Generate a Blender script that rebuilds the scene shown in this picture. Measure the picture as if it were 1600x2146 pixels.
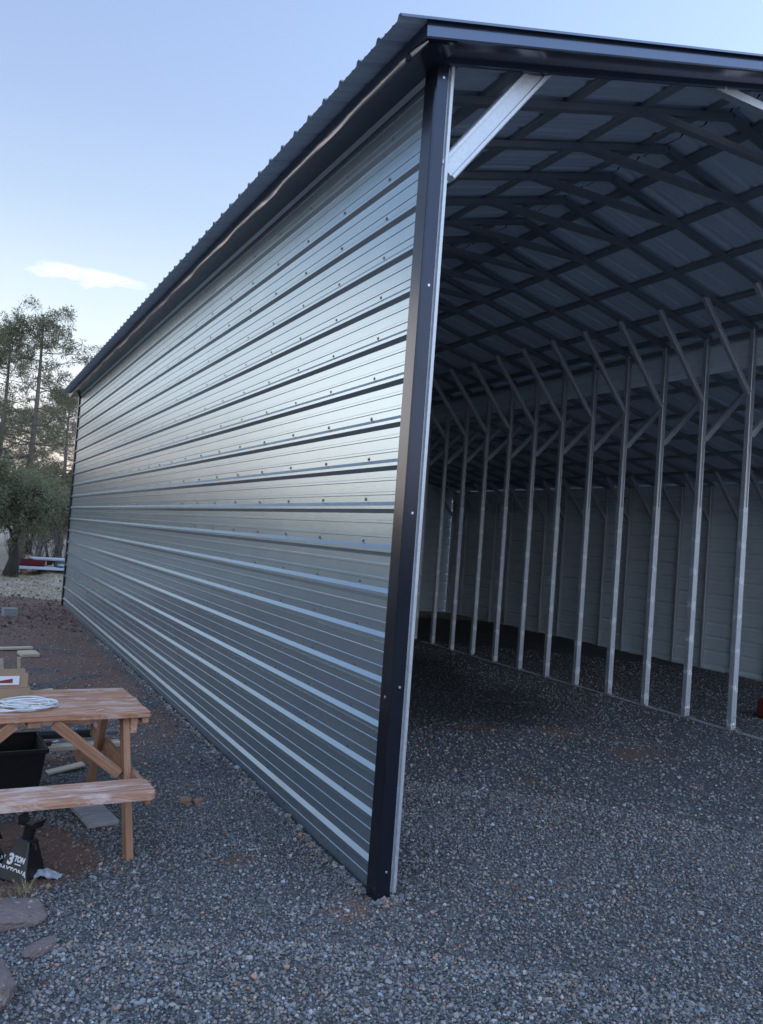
import bpy, math, random
import numpy as np
from mathutils import Vector, Matrix, noise as mnoise

for o in list(bpy.data.objects): bpy.data.objects.remove(o)
SC = bpy.context.scene
COL = SC.collection
R = math.radians
rng = np.random.default_rng(7)
random.seed(7)

# ------------------------------------------------------------------ camera
def setup_camera():
    yaw, pitch, roll = 0.475115, 0.032849, 0.073421
    cy, sy, cp, sp, cr, sr = math.cos(yaw), math.sin(yaw), math.cos(pitch), math.sin(pitch), math.cos(roll), math.sin(roll)
    f = Vector((sy*cp, cy*cp, sp)); rt = Vector((cy, -sy, 0)); up = rt.cross(f)
    r2 = rt*cr + up*sr; u2 = up*cr - rt*sr
    m = Matrix(((r2.x, u2.x, -f.x, -2.0239), (r2.y, u2.y, -f.y, -3.7402), (r2.z, u2.z, -f.z, 1.6776), (0, 0, 0, 1)))
    cd = bpy.data.cameras.new('camera'); cam = bpy.data.objects.new('camera', cd); COL.objects.link(cam)
    cam.matrix_world = m
    cd.sensor_fit = 'VERTICAL'; cd.sensor_height = 24.0; cd.lens = 24.0*1720.93/2146.0
    cd.clip_start = 0.05; cd.clip_end = 3000
    SC.camera = cam
setup_camera()

# ------------------------------------------------------------------ sky, sun, exposure
SUN_EL, SUN_AZ = 3.0, -30.0          # degrees; azimuth from +Y, positive towards +X
def setup_world():
    w = bpy.data.worlds.new('World'); SC.world = w; w.use_nodes = True
    nt = w.node_tree; nt.nodes.clear(); L = nt.links
    out = nt.nodes.new('ShaderNodeOutputWorld'); bg = nt.nodes.new('ShaderNodeBackground')
    def put(x, i):
        if isinstance(x, (int, float)): i.default_value = x
        elif isinstance(x, (tuple, list, Vector)): i.default_value = tuple(x) if len(x) == len(i.default_value) else (*x, 1)
        else: L.new(x, i)
    def vm(op, a, b=None, o=0):
        n = nt.nodes.new('ShaderNodeVectorMath'); n.operation = op; put(a, n.inputs[0])
        if b is not None: put(b, n.inputs[1])
        return n.outputs['Value' if op == 'DOT_PRODUCT' else 0]
    def ma(op, a, b=None, clamp=False):
        n = nt.nodes.new('ShaderNodeMath'); n.operation = op; n.use_clamp = clamp; put(a, n.inputs[0])
        if b is not None: put(b, n.inputs[1])
        return n.outputs[0]
    def mix(f, a, b):
        n = nt.nodes.new('ShaderNodeMix'); n.data_type = 'RGBA'; put(f, n.inputs['Factor']); put(a, n.inputs['A']); put(b, n.inputs['B']); return n.outputs['Result']
    def ramp(f, stops):
        n = nt.nodes.new('ShaderNodeValToRGB'); e = n.color_ramp.elements; n.color_ramp.interpolation = 'B_SPLINE' if False else 'LINEAR'
        while len(e) < len(stops): e.new(.5)
        for i, (p, c) in enumerate(stops): e[i].position = p; e[i].color = (*c, 1)
        L.new(f, n.inputs[0]); return n.outputs[0]
    sky = nt.nodes.new('ShaderNodeTexSky'); sky.sky_type = 'NISHITA'; sky.sun_disc = False
    sky.sun_elevation = R(SUN_EL); sky.sun_rotation = R(SUN_AZ)
    sky.altitude = 2000; sky.air_density = 1.0; sky.dust_density = 0.6; sky.ozone_density = 2.0
    tc = nt.nodes.new('ShaderNodeTexCoord'); d = vm('NORMALIZE', tc.outputs['Generated'])
    sp = nt.nodes.new('ShaderNodeSeparateXYZ'); L.new(d, sp.inputs[0]); h = ma('MAXIMUM', sp.outputs['Z'], 0.0)
    h = ma('POWER', h, .5)                 # sqrt of the sine of elevation: more room near the horizon
    sq = lambda deg: math.sqrt(math.sin(R(deg)))
    west = ramp(h, [(0, (.70, .47, .385)), (sq(2.5), (.69, .545, .475)), (sq(6), (.62, .60, .595)), (sq(10), (.53, .585, .635)), (sq(15), (.42, .495, .565)), (sq(20), (.305, .390, .515)), (sq(26), (.230, .310, .475)), (sq(36), (.180, .252, .415)), (sq(55), (.225, .33, .55)), (1, (.34, .47, .74))])
    east = ramp(h, [(0, (.64, .60, .68)), (sq(4), (.74, .71, .78)), (sq(9), (.78, .83, .96)), (sq(18), (.69, .84, 1.08)), (sq(30), (.55, .75, 1.12)), (sq(55), (.44, .61, .95)), (1, (.34, .47, .74))])
    az = R(SUN_AZ); k = ma('MULTIPLY', vm('DOT_PRODUCT', d, (math.sin(az), math.cos(az), 0)), .5)
    k = ma('ADD', k, .5, True); k = ma('MULTIPLY', ma('MULTIPLY', k, k), ma('SUBTRACT', 3.0, ma('MULTIPLY', k, 2.0)))
    grad = mix(k, east, west)
    grad = vm('SCALE', grad); grad.node.inputs['Scale'].default_value = 10.0
    base = mix(.06, grad, sky.outputs[0])
    # a thin wisp of cloud in the evening sky, azimuth 5 degrees, elevation 16 degrees
    az, el = R(6.3), R(15.4)
    c = Vector((math.sin(az)*math.cos(el), math.cos(az)*math.cos(el), math.sin(el)))
    hx = Vector((math.cos(az), -math.sin(az), 0)); hy = hx.cross(c)
    d1 = vm('DOT_PRODUCT', d, hx); d2 = vm('DOT_PRODUCT', d, hy)
    mp = nt.nodes.new('ShaderNodeMapping'); mp.inputs['Scale'].default_value = (16, 16, 70); L.new(d, mp.inputs[0])
    nz = nt.nodes.new('ShaderNodeTexNoise'); nz.inputs['Scale'].default_value = 1.0; nz.inputs['Detail'].default_value = 7; nz.inputs['Roughness'].default_value = .65
    L.new(mp.outputs[0], nz.inputs['Vector'])
    wob = ma('MULTIPLY', ma('SUBTRACT', nz.outputs['Fac'], .5), .052)
    a = ma('DIVIDE', d1, .066)
    b = ma('DIVIDE', ma('ADD', ma('ADD', d2, wob), ma('MULTIPLY', d1, -.01)), .0105)
    r2 = ma('ADD', ma('POWER', ma('ABSOLUTE', a), 2.2), ma('MULTIPLY', b, b))
    m1 = ma('MULTIPLY', ma('MULTIPLY', ma('SUBTRACT', 1.1, r2, True), nz.outputs['Fac']), .95, True)
    col = mix(m1, base, (7.6, 7.5, 7.4))
    L.new(col, bg.inputs['Color']); bg.inputs['Strength'].default_value = SKY_STRENGTH; L.new(bg.outputs[0], out.inputs[0])
SKY_STRENGTH = 0.1
setup_world()
def setup_sun():
    ld = bpy.data.lights.new('sun', 'SUN'); ld.energy = 0.12; ld.angle = R(20); ld.color = (1.0, 0.82, 0.66)
    o = bpy.data.objects.new('sun', ld); COL.objects.link(o)
    el, az = R(SUN_EL + 4), R(SUN_AZ)
    d = Vector((math.sin(az)*math.cos(el), math.cos(az)*math.cos(el), math.sin(el)))
    o.rotation_euler = d.to_track_quat('Z', 'Y').to_euler(); o.location = d*60
setup_sun()
SC.view_settings.view_transform = 'Standard'; SC.view_settings.look = 'None'
SC.view_settings.exposure = 0.92; SC.view_settings.gamma = 1.0
SC.view_settings.use_curve_mapping = False
SC.cycles.max_bounces = 8; SC.cycles.diffuse_bounces = 5; SC.cycles.glossy_bounces = 4
SC.cycles.use_denoising = True

# ------------------------------------------------------------------ helpers
def tag(o, label=None, cat=None, group=None, kind=None):
    if label: o['label'] = label
    if cat: o['category'] = cat
    if group: o['group'] = group
    if kind: o['kind'] = kind
    return o
def empty(name, loc=(0, 0, 0), rz=0.0):
    o = bpy.data.objects.new(name, None); COL.objects.link(o)
    o.location = loc; o.rotation_euler = (0, 0, rz); o.empty_display_size = .1
    return o
class MB:
    """collects polygons; build() links them as one mesh object"""
    def __init__(s): s.v = []; s.f = []; s.m = []; s.sm = []
    def add(s, vs, fs, mi=0, smooth=False):
        b = len(s.v); s.v.extend([tuple(x) for x in vs])
        for f in fs: s.f.append(tuple(b+i for i in f)); s.m.append(mi); s.sm.append(smooth)
    def box(s, c, d, rz=0.0, mi=0, rot=None, bev=0.0):
        x, y, z = d[0]/2, d[1]/2, d[2]/2
        M = rot if rot is not None else Matrix.Rotation(rz, 3, 'Z')
        c = Vector(c)
        if bev <= 0:
            vs = [c + M @ Vector((sx*x, sy*y, sz*z)) for sz in (-1, 1) for sx, sy in ((-1, -1), (1, -1), (1, 1), (-1, 1))]
            s.add(vs, [(3, 2, 1, 0), (4, 5, 6, 7), (0, 1, 5, 4), (1, 2, 6, 5), (2, 3, 7, 6), (3, 0, 4, 7)], mi); return
        b = min(bev, x*.9, y*.9, z*.9)
        vs = []; idx = {}
        for sx in (-1, 1):
            for sy in (-1, 1):
                for sz in (-1, 1):
                    for ax in range(3):
                        p = [sx*(x-b), sy*(y-b), sz*(z-b)]
                        p[ax] = (sx*x, sy*y, sz*z)[ax]
                        idx[(sx, sy, sz, ax)] = len(vs); vs.append(c + M @ Vector(p))
        fs = []
        for ax in range(3):
            o1, o2 = [(1, 2), (2, 0), (0, 1)][ax]
            for sg in (-1, 1):
                q = []
                for a, bb in ((-1, -1), (1, -1), (1, 1), (-1, 1)):
                    k = [0, 0, 0]; k[ax] = sg; k[o1] = a; k[o2] = bb; q.append(idx[(k[0], k[1], k[2], ax)])
                fs.append(q if sg > 0 else q[::-1])
            for a in (-1, 1):
                for bb in (-1, 1):
                    k1 = [0, 0, 0]; k1[o1] = a; k1[o2] = bb
                    ka = list(k1); kb = list(k1); ka[ax] = -1; kb[ax] = 1
                    q = [idx[tuple(ka)+(o1,)], idx[tuple(kb)+(o1,)], idx[tuple(kb)+(o2,)], idx[tuple(ka)+(o2,)]]
                    fs.append(q if a*bb < 0 else q[::-1])
        for sx in (-1, 1):
            for sy in (-1, 1):
                for sz in (-1, 1):
                    q = [idx[(sx, sy, sz, i)] for i in range(3)]
                    fs.append(q if sx*sy*sz > 0 else q[::-1])
        s.add(vs, fs, mi)
    def prism(s, prof, p0, p1, U, V, mi=0, caps=True, seg=1):
        """closed 2-D profile (counter-clockwise in U,V) swept from p0 to p1"""
        p0, p1, U, V = Vector(p0), Vector(p1), Vector(U), Vector(V); n = len(prof)
        vs = []
        for k in range(seg+1):
            c = p0.lerp(p1, k/seg)
            vs += [c + U*a + V*b for a, b in prof]
        fs = []
        flip = (p1-p0).dot(U.cross(V)) < 0
        for k in range(seg):
            for i in range(n):
                j = (i+1) % n
                q = (k*n+i, k*n+j, (k+1)*n+j, (k+1)*n+i); fs.append(q[::-1] if flip else q)
        if caps:
            a = tuple(range(n))[::-1]; b = tuple(seg*n+i for i in range(n))
            fs += [a[::-1], b[::-1]] if flip else [a, b]
        s.add(vs, fs, mi)
    def tube(s, pts, rads, n=6, mi=0, caps=True, smooth=True):
        pts = [Vector(p) for p in pts]
        if isinstance(rads, (int, float)): rads = [rads]*len(pts)
        vs = []; t0 = (pts[1]-pts[0]).normalized()
        ref = Vector((0, 0, 1)) if abs(t0.z) < .9 else Vector((1, 0, 0))
        u = t0.cross(ref).normalized()
        for i, p in enumerate(pts):
            t = (pts[min(i+1, len(pts)-1)] - pts[max(i-1, 0)]).normalized()
            u = (u - t*u.dot(t)).normalized(); w = t.cross(u)
            for k in range(n):
                a = 2*math.pi*k/n; vs.append(p + (u*math.cos(a) + w*math.sin(a))*rads[i])
        fs = []
        for i in range(len(pts)-1):
            for k in range(n):
                j = (k+1) % n; fs.append((i*n+k, i*n+j, (i+1)*n+j, (i+1)*n+k))
        if caps: fs += [tuple(range(n))[::-1], tuple((len(pts)-1)*n+k for k in range(n))]
        s.add(vs, fs, mi, smooth)
    def lathe(s, prof, c=(0, 0, 0), n=16, mi=0, smooth=True):
        c = Vector(c); vs = []; fs = []
        for r, z in prof:
            for k in range(n):
                a = 2*math.pi*k/n; vs.append(c + Vector((r*math.cos(a), r*math.sin(a), z)))
        for i in range(len(prof)-1):
            for k in range(n):
                j = (k+1) % n; fs.append((i*n+k, i*n+j, (i+1)*n+j, (i+1)*n+k))
        fs += [tuple(range(n))[::-1], tuple((len(prof)-1)*n+k for k in range(n))]
        s.add(vs, fs, mi, smooth)
    def mesh(s, name, mats):
        me = bpy.data.meshes.new(name); me.from_pydata(s.v, [], s.f)
        for m in (mats if isinstance(mats, (list, tuple)) else [mats]): me.materials.append(m)
        if s.m: me.polygons.foreach_set('material_index', s.m); me.polygons.foreach_set('use_smooth', s.sm)
        me.update(); return me
    def build(s, name, mats, parent=None, loc=None, rz=None, rot=None):
        return link(name, s.mesh(name, mats), parent, loc, rz, rot)
def link(name, me, parent=None, loc=None, rz=None, rot=None):
    o = bpy.data.objects.new(name, me); COL.objects.link(o)
    if parent: o.parent = parent
    if loc is not None: o.location = loc
    if rz is not None: o.rotation_euler = (0, 0, rz)
    if rot is not None: o.rotation_euler = rot
    return o
def raw_mesh(name, V, F, mats, mat_idx=None, col=None, smooth=False):
    """V (n,3) array, F (m,k) array of equal-size faces"""
    V = np.asarray(V, np.float32); F = np.asarray(F, np.int32); k = F.shape[1]
    me = bpy.data.meshes.new(name); me.vertices.add(len(V)); me.vertices.foreach_set('co', V.ravel())
    me.loops.add(F.size); me.loops.foreach_set('vertex_index', F.ravel())
    me.polygons.add(len(F)); me.polygons.foreach_set('loop_start', np.arange(0, F.size, k, dtype=np.int32))
    me.polygons.foreach_set('loop_total', np.full(len(F), k, np.int32))
    me.polygons.foreach_set('use_smooth', np.full(len(F), smooth))
    for m in (mats if isinstance(mats, (list, tuple)) else [mats]): me.materials.append(m)
    if mat_idx is not None: me.polygons.foreach_set('material_index', np.asarray(mat_idx, np.int32))
    if col is not None:
        a = me.color_attributes.new('Col', 'FLOAT_COLOR', 'POINT')
        c = np.ones((len(V), 4), np.float32); c[:, :col.shape[1]] = col; a.data.foreach_set('color', c.ravel())
    me.update(calc_edges=True); return me

# ------------------------------------------------------------------ materials
class NT:
    def __init__(s, name):
        s.m = bpy.data.materials.new(name); s.m.use_nodes = True; s.t = s.m.node_tree; s.t.nodes.clear()
        s.out = s.n('OutputMaterial'); s.b = s.n('BsdfPrincipled'); s.l(s.b.outputs[0], s.out.inputs[0])
    def n(s, t, **kw):
        x = s.t.nodes.new('ShaderNode'+t)
        for k, v in kw.items(): setattr(x, k, v)
        return x
    def l(s, a, b): s.t.links.new(a, b)
    def put(s, v, inp):
        if hasattr(v, 'is_linked') or hasattr(v, 'links'): s.l(v, inp)
        else: inp.default_value = v
    def coord(s, which='Object', scale=(1, 1, 1), rnd=0.0):
        tc = s.n('TexCoord'); mp = s.n('Mapping'); mp.inputs['Scale'].default_value = scale
        s.l(tc.outputs[which], mp.inputs['Vector'])
        if rnd:
            oi = s.n('ObjectInfo'); mu = s.n('Math', operation='MULTIPLY'); mu.inputs[1].default_value = rnd
            s.l(oi.outputs['Random'], mu.inputs[0])
            cb = s.n('CombineXYZ')
            for i in range(3): s.l(mu.outputs[0], cb.inputs[i])
            s.l(cb.outputs[0], mp.inputs['Location'])
        return mp.outputs[0]
    def noise(s, vec, scale=5, detail=4, rough=.55, dist=0):
        x = s.n('TexNoise'); s.l(vec, x.inputs['Vector'])
        x.inputs['Scale'].default_value = scale; x.inputs['Detail'].default_value = detail
        x.inputs['Roughness'].default_value = rough; x.inputs['Distortion'].default_value = dist
        return x.outputs['Fac']
    def voro(s, vec, scale=5, out='Distance', feature='F1'):
        x = s.n('TexVoronoi', feature=feature); s.l(vec, x.inputs['Vector']); x.inputs['Scale'].default_value = scale
        return x.outputs[out]
    def ramp(s, fac, stops):
        x = s.n('ValToRGB'); e = x.color_ramp.elements
        while len(e) < len(stops): e.new(.5)
        for i, (p, c) in enumerate(stops):
            e[i].position = p; e[i].color = (c[0], c[1], c[2], 1) if not isinstance(c, (int, float)) else (c, c, c, 1)
        s.l(fac, x.inputs[0]); return x.outputs[0]
    def mix(s, fac, a, b, mode='MIX'):
        x = s.n('Mix', data_type='RGBA', blend_type=mode)
        for v, i in ((fac, 'Factor'), (a, 'A'), (b, 'B')):
            if isinstance(v, tuple): v = (v[0], v[1], v[2], 1)
            s.put(v, x.inputs[i])
        return x.outputs['Result']
    def math(s, op, a, b=None, c=None, clamp=False):
        x = s.n('Math', operation=op, use_clamp=clamp)
        for i, v in enumerate((a, b, c)):
            if v is not None: s.put(v, x.inputs[i])
        return x.outputs[0]
    def bump(s, h, strength=.3, dist=.01):
        x = s.n('Bump'); x.inputs['Strength'].default_value = strength; x.inputs['Distance'].default_value = dist
        s.l(h, x.inputs['Height']); s.l(x.outputs[0], s.b.inputs['Normal']); return x
    def set(s, color=None, rough=None, metal=None, **kw):
        if color is not None:
            if isinstance(color, tuple): color = (color[0], color[1], color[2], 1)
            s.put(color, s.b.inputs['Base Color'])
        if rough is not None: s.put(rough, s.b.inputs['Roughness'])
        if metal is not None: s.put(metal, s.b.inputs['Metallic'])
        for k, v in kw.items(): s.put(v, s.b.inputs[k.replace('_', ' ')])
        return s
def simple(name, col, rough=.6, metal=0.0, var=.15, scale=8, bump=0.0, bscale=40, **kw):
    t = NT(name); v = t.coord('Object', rnd=9.0)
    n = t.noise(v, scale, 5, .6)
    c = t.mix(n, tuple(x*(1-var) for x in col), tuple(min(1, x*(1+var)) for x in col))
    r = t.math('MULTIPLY_ADD', n, .16, rough-.08)
    t.set(c, r, metal, **kw)
    if bump: t.bump(t.noise(v, bscale, 4, .6), bump, .01)
    return t.m
def mat_wall_paint():
    t = NT('pewter_wall_paint'); v = t.coord('Object', (1, 1, 1), rnd=17.0)
    n = t.noise(v, 3.0, 4, .6); d = t.noise(v, 60, 3, .6)
    c = t.mix(n, (.295, .400, .475), (.340, .445, .520))
    # reddish dust kicked up along the lowest courses
    geo = t.n('NewGeometry'); sep = t.n('SeparateXYZ'); t.l(geo.outputs['Position'], sep.inputs[0])
    low = t.math('MULTIPLY', t.math('SUBTRACT', .75, sep.outputs['Z'], clamp=True), t.math('MULTIPLY', n, 1.1), clamp=True)
    c = t.mix(t.math('MULTIPLY', low, .45), c, (.19, .15, .13))
    rough = t.math('MULTIPLY_ADD', n, .07, .22)
    rough = t.math('MULTIPLY_ADD', low, .2, rough)
    t.set(c, rough, .76)
    w = t.noise(t.coord('Object', (1, .55, 1.6), rnd=17.0), 2.6, 2, .5)
    t.bump(w, .06, .010)
    return t.m
def mat_trim(a, b, name):
    t = NT(name); v = t.coord('Object', (1, 1, 1), rnd=5)
    n = t.noise(v, 4, 4, .6)
    t.set(t.mix(n, a, b), t.math('MULTIPLY_ADD', n, .1, .15), .8)
    return t.m
def mat_galv(dabs=False):
    t = NT('galvanized_steel_dabbed' if dabs else 'galvanized_steel'); v = t.coord('Object', (1, 1, .35), rnd=31.0)
    sp = t.voro(t.coord('Object', (1, 1, 1), rnd=31.0), 70, 'Color'); n = t.noise(v, 14, 5, .65)
    bw = t.n('RGBToBW'); t.l(sp, bw.inputs[0])
    f = t.math('MULTIPLY_ADD', bw.outputs[0], .4, t.math('MULTIPLY', n, .6))
    c = t.mix(f, (.46, .50, .54), (.78, .81, .84))
    rough = t.math('MULTIPLY_ADD', f, .2, .34)
    metal = .62
    if dabs:
        # hand-brushed zinc paint over the welds, one blotch about every 0.37 m
        tc = t.n('TexCoord'); sep = t.n('SeparateXYZ'); t.l(tc.outputs['Object'], sep.inputs[0])
        oi = t.n('ObjectInfo')
        wob = t.math('MULTIPLY', t.math('SUBTRACT', t.noise(t.coord('Object', (1, 1, 1), rnd=31.0), 9, 3, .7), .5), .55)
        z = t.math('ADD', t.math('DIVIDE', sep.outputs['Z'], .375), t.math('MULTIPLY', oi.outputs['Random'], .5))
        z = t.math('ADD', z, wob)
        fz = t.math('ABSOLUTE', t.math('SUBTRACT', t.math('FRACT', z), .5))
        k = t.math('SUBTRACT', 1.0, t.math('MULTIPLY', fz, 7.0), clamp=True)
        ax = t.math('ABSOLUTE', t.math('MULTIPLY', sep.outputs['X'], 26))
        k = t.math('MULTIPLY', k, t.math('SUBTRACT', 1.35, t.math('MULTIPLY', ax, ax), clamp=True))
        k = t.math('MULTIPLY', t.math('SUBTRACT', t.math('ADD', k, t.noise(t.coord('Object', (1, 1, .6), rnd=77.0), 38, 3, .7)), .78, clamp=True), 3.2, clamp=True)
        c = t.mix(k, c, (.90, .92, .94)); rough = t.math('MULTIPLY_ADD', k, .35, rough)
        metal = t.math('SUBTRACT', .62, t.math('MULTIPLY', k, .5))
    t.set(c, rough, metal)
    t.bump(n, .12, .004)
    return t.m
def mat_attr(name, rough=.9, gain=1.0, bump=.4, bscale=90):
    t = NT(name); a = t.n('Attribute'); a.attribute_name = 'Col'
    v = t.coord('Object'); n = t.noise(v, bscale, 3, .6)
    t.set(t.mix(1.0, a.outputs['Color'], t.ramp(n, [(.3, .7*gain), (.7, 1.25*gain)]), 'MULTIPLY'), rough, 0.0)
    if bump: t.bump(n, bump, .004)
    return t.m
def mat_wood(name, a, b, white=0.0, grain=1.0, rough=.75):
    t = NT(name); v = t.coord('Object', (1.2, 16, 16), rnd=23.0); v2 = t.coord('Object', (2.0, 7, 7), rnd=51.0)
    g = t.noise(v, 2.2*grain, 6, .65, .6); w = t.noise(v2, 2.0, 5, .7, .8)
    c = t.mix(t.ramp(g, [(.32, 0.0), (.66, 1.0)]), a, b)
    if white:
        c = t.mix(t.math('MULTIPLY', t.ramp(w, [(.50, 0.0), (.62, 1.0)]), white), c, (.66, .53, .48))
    c = t.mix(t.ramp(g, [(.62, 0.0), (.72, .55)]), c, tuple(x*.35 for x in a))
    t.set(c, t.math('MULTIPLY_ADD', g, .2, rough-.1), 0.0); t.bump(g, .35, .004)
    return t.m

M = {}
M['wall'] = mat_wall_paint(); M['trim'] = mat_trim((.110, .135, .185), (.130, .158, .212), 'black_trim_paint'); M['corner'] = mat_trim((.040, .048, .068), (.054, .063, .086), 'black_corner_paint'); M['galv'] = mat_galv(); M['galv_dab'] = mat_galv(True)
M['backer'] = simple('primer_backer_paint', (.70, .80, .85), .42, 0.0, .08, 3, .08, 4)
M['ceil'] = simple('primer_roof_backer', (.54, .61, .70), .5, 0.0, .08, 3, .08, 4)
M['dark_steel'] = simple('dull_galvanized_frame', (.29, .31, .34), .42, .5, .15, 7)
M['screw'] = simple('painted_screw_head', (.16, .17, .18), .35, .4, .1)
M['bright_screw'] = simple('zinc_screw_head', (.75, .77, .8), .3, .9, .1)
M['red_wood'] = mat_wood('stained_redwood', (.27, .105, .058), (.60, .325, .195), .70)
M['bench_wood'] = mat_wood('worn_stained_plank', (.30, .125, .075), (.62, .375, .255), .9)
M['leg_wood'] = mat_wood('brown_stained_stud', (.24, .105, .058), (.46, .250, .140), .12)
M['grey_wood'] = mat_wood('weathered_grey_board', (.22, .21, .21), (.36, .35, .34), .25)
M['pale_wood'] = mat_wood('fresh_pale_lumber', (.45, .36, .25), (.62, .53, .40), .2)
M['cardboard'] = simple('brown_cardboard', (.36, .25, .165), .85, 0, .12, 5, .1, 60)
M['paper'] = simple('white_paper', (.72, .73, .76), .7, 0, .06, 4)
M['red_print'] = simple('dark_red_print', (.22, .012, .02), .5, 0, .1)
M['cable'] = simple('white_cable_sheath', (.74, .76, .76), .45, 0, .06)
M['black'] = simple('black_powder_coat', (.012, .013, .016), .35, 0, .25, 6)
M['black_plastic'] = simple('black_moulded_plastic', (.004, .004, .006), .6, 0, .2, 6)
M['white_print'] = simple('white_printed_lettering', (.78, .79, .80), .5, 0, .05)
M['red_paint'] = simple('red_painted_steel', (.115, .014, .016), .4, 0, .2, 6)
M['grey_metal'] = simple('bare_grey_tube', (.45, .47, .5), .35, .8, .12)
M['film'] = simple('crinkled_clear_film', (.40, .43, .48), .25, 0, .2, 20)
M['concrete'] = simple('grey_concrete_block', (.26, .26, .27), .9, 0, .2, 12, .4, 80)
M['white_metal'] = simple('chalky_white_metal', (.44, .47, .51), .5, .1, .12, 3)
M['blue_metal'] = simple('pale_blue_sheet', (.27, .36, .44), .45, .1, .15, 3)
M['tan_canvas'] = simple('faded_tan_cover', (.46, .38, .28), .8, 0, .2, 4)
M['rubber'] = simple('tyre_rubber', (.02, .02, .02), .8, 0, .2)
M['bark'] = simple('pine_bark', (.17, .140, .125), .95, 0, .45, 9, .9, 16)
M['dark_bark'] = simple('dark_juniper_bark', (.050, .042, .040), .95, 0, .45, 9, .9, 16)
M['gravel'] = mat_attr('cinder_pebbles', .82, 1.0, .5, 160)
M['rock'] = simple('lichen_basalt', (.17, .125, .115), .95, 0, .4, 5, .8, 22)
M['straw'] = simple('dry_grass_blades', (.34, .28, .17), .9, 0, .3, 30)
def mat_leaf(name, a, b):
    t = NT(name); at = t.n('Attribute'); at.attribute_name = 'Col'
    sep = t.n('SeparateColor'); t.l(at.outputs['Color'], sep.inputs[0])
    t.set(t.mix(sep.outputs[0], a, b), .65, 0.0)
    tr = t.n('BsdfTranslucent'); t.l(t.b.inputs['Base Color'].links[0].from_socket, tr.inputs[0])
    mx = t.n('MixShader'); mx.inputs[0].default_value = .42
    t.l(t.b.outputs[0], mx.inputs[1]); t.l(tr.outputs[0], mx.inputs[2]); t.l(mx.outputs[0], t.out.inputs[0])
    return t.m
M['pine_leaf'] = mat_leaf('pine_needles', (.10, .112, .064), (.27, .26, .150))
M['juniper_leaf'] = mat_leaf('juniper_scales', (.10, .120, .068), (.27, .28, .165))
M['oak_leaf'] = mat_leaf('olive_scrub_leaves', (.125, .122, .070), (.29, .265, .155))

# ------------------------------------------------------------------ ground
D, Y0 = .61, .3948                                         # frame spacing, first inner frame
XL, XR, XW = .066, 5.342, 9.05                             # post lines
def sstep(a, b, x):
    t = np.clip((np.asarray(x, float)-a)/(b-a), 0, 1); return t*t*(3-2*t)
def vnoise(x, y, f, seed=0.0):
    x = np.asarray(x, float)*f + seed*3.7; y = np.asarray(y, float)*f - seed*1.9
    return (np.sin(x*1.7+np.sin(y*1.3+seed)*1.6) + np.sin(y*1.9+1.3*np.sin(x*1.1+2.1+seed)) + .6*np.sin((x+y)*3.1+seed*2)+.6*np.sin((x-1.3*y)*2.7+4))/3.2
def gz(x, y):
    x = np.asarray(x, float); y = np.asarray(y, float)
    inside = sstep(.02, .5, x)*sstep(-1.0, .3, y)
    z = -.128 + .072*inside
    z = z + .007*vnoise(x, y, 2.3, 15) + .012*vnoise(x, y, 1.1, 1) * (1-.5*inside) + .006*vnoise(x, y, 4.0, 2)
    hollow = np.exp(-(((x+1.55)/.42)**2 + ((y-.98)/.42)**2)**1.5)
    z = z - .03*hollow
    far = sstep(12, 40, np.hypot(x+2, y+3.7))
    return z + far*(.10*vnoise(x, y, .12, 3)+.12)
def dirt_mask(x, y):
    x = np.asarray(x, float); y = np.asarray(y, float)
    n = vnoise(x, y, 5.5, 5); n2 = vnoise(x, y, 1.3, 6); n3 = vnoise(x, y, 14, 9)
    e = np.sqrt(((x+1.75)/.60)**2 + ((y-1.02)/.52)**2)
    m = 1-sstep(.82, 1.10, e + .14*n + .05*n3)
    m = np.maximum(m, sstep(7.5, 12.5, y + 1.4*n2 - .5*x)*(1-sstep(-.1, .3, x))*.95)
    side = sstep(1.6, 4.5, y - .6*x)*(1-sstep(-.25, .05, x))*(1-sstep(-.3, 1.1, vnoise(x, y, 2.2, 21) + .7*vnoise(x, y, 6.5, 22) - .10*(y-6)))
    m = np.maximum(m, side*.85)
    p = 0
    for cx, cy, r in ((-.55, 3.2, .45), (-.95, 5.2, .6), (-1.2, 8.6, .8), (2.55, 2.75, .38), (3.3, 2.5, .42), (3.5, 1.7, .5), (1.95, 1.2, .22), (-.18, -.12, .25), (-.5, .6, .2), (1.3, 2.2, .25)):
        p = np.maximum(p, (1-sstep(.3, 1.0, np.hypot(x-cx, (y-cy)*1.2)/r + .3*n))*.62)
    return np.clip(np.maximum(m, p), 0, 1)
def shade_mask(x, y):  # shade of the left wall and roof, painted into ground and pebble colour
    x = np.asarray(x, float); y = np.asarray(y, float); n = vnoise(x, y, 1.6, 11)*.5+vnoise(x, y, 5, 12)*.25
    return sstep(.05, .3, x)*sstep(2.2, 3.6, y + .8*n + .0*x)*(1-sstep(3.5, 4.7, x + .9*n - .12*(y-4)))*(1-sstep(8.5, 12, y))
def grass_mask(x, y):
    return sstep(14.6, 15.8, np.asarray(y, float) + .35*np.asarray(x, float) + .7*vnoise(x, y, 1.2, 7)) * (1-sstep(10, 13, x))
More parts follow.
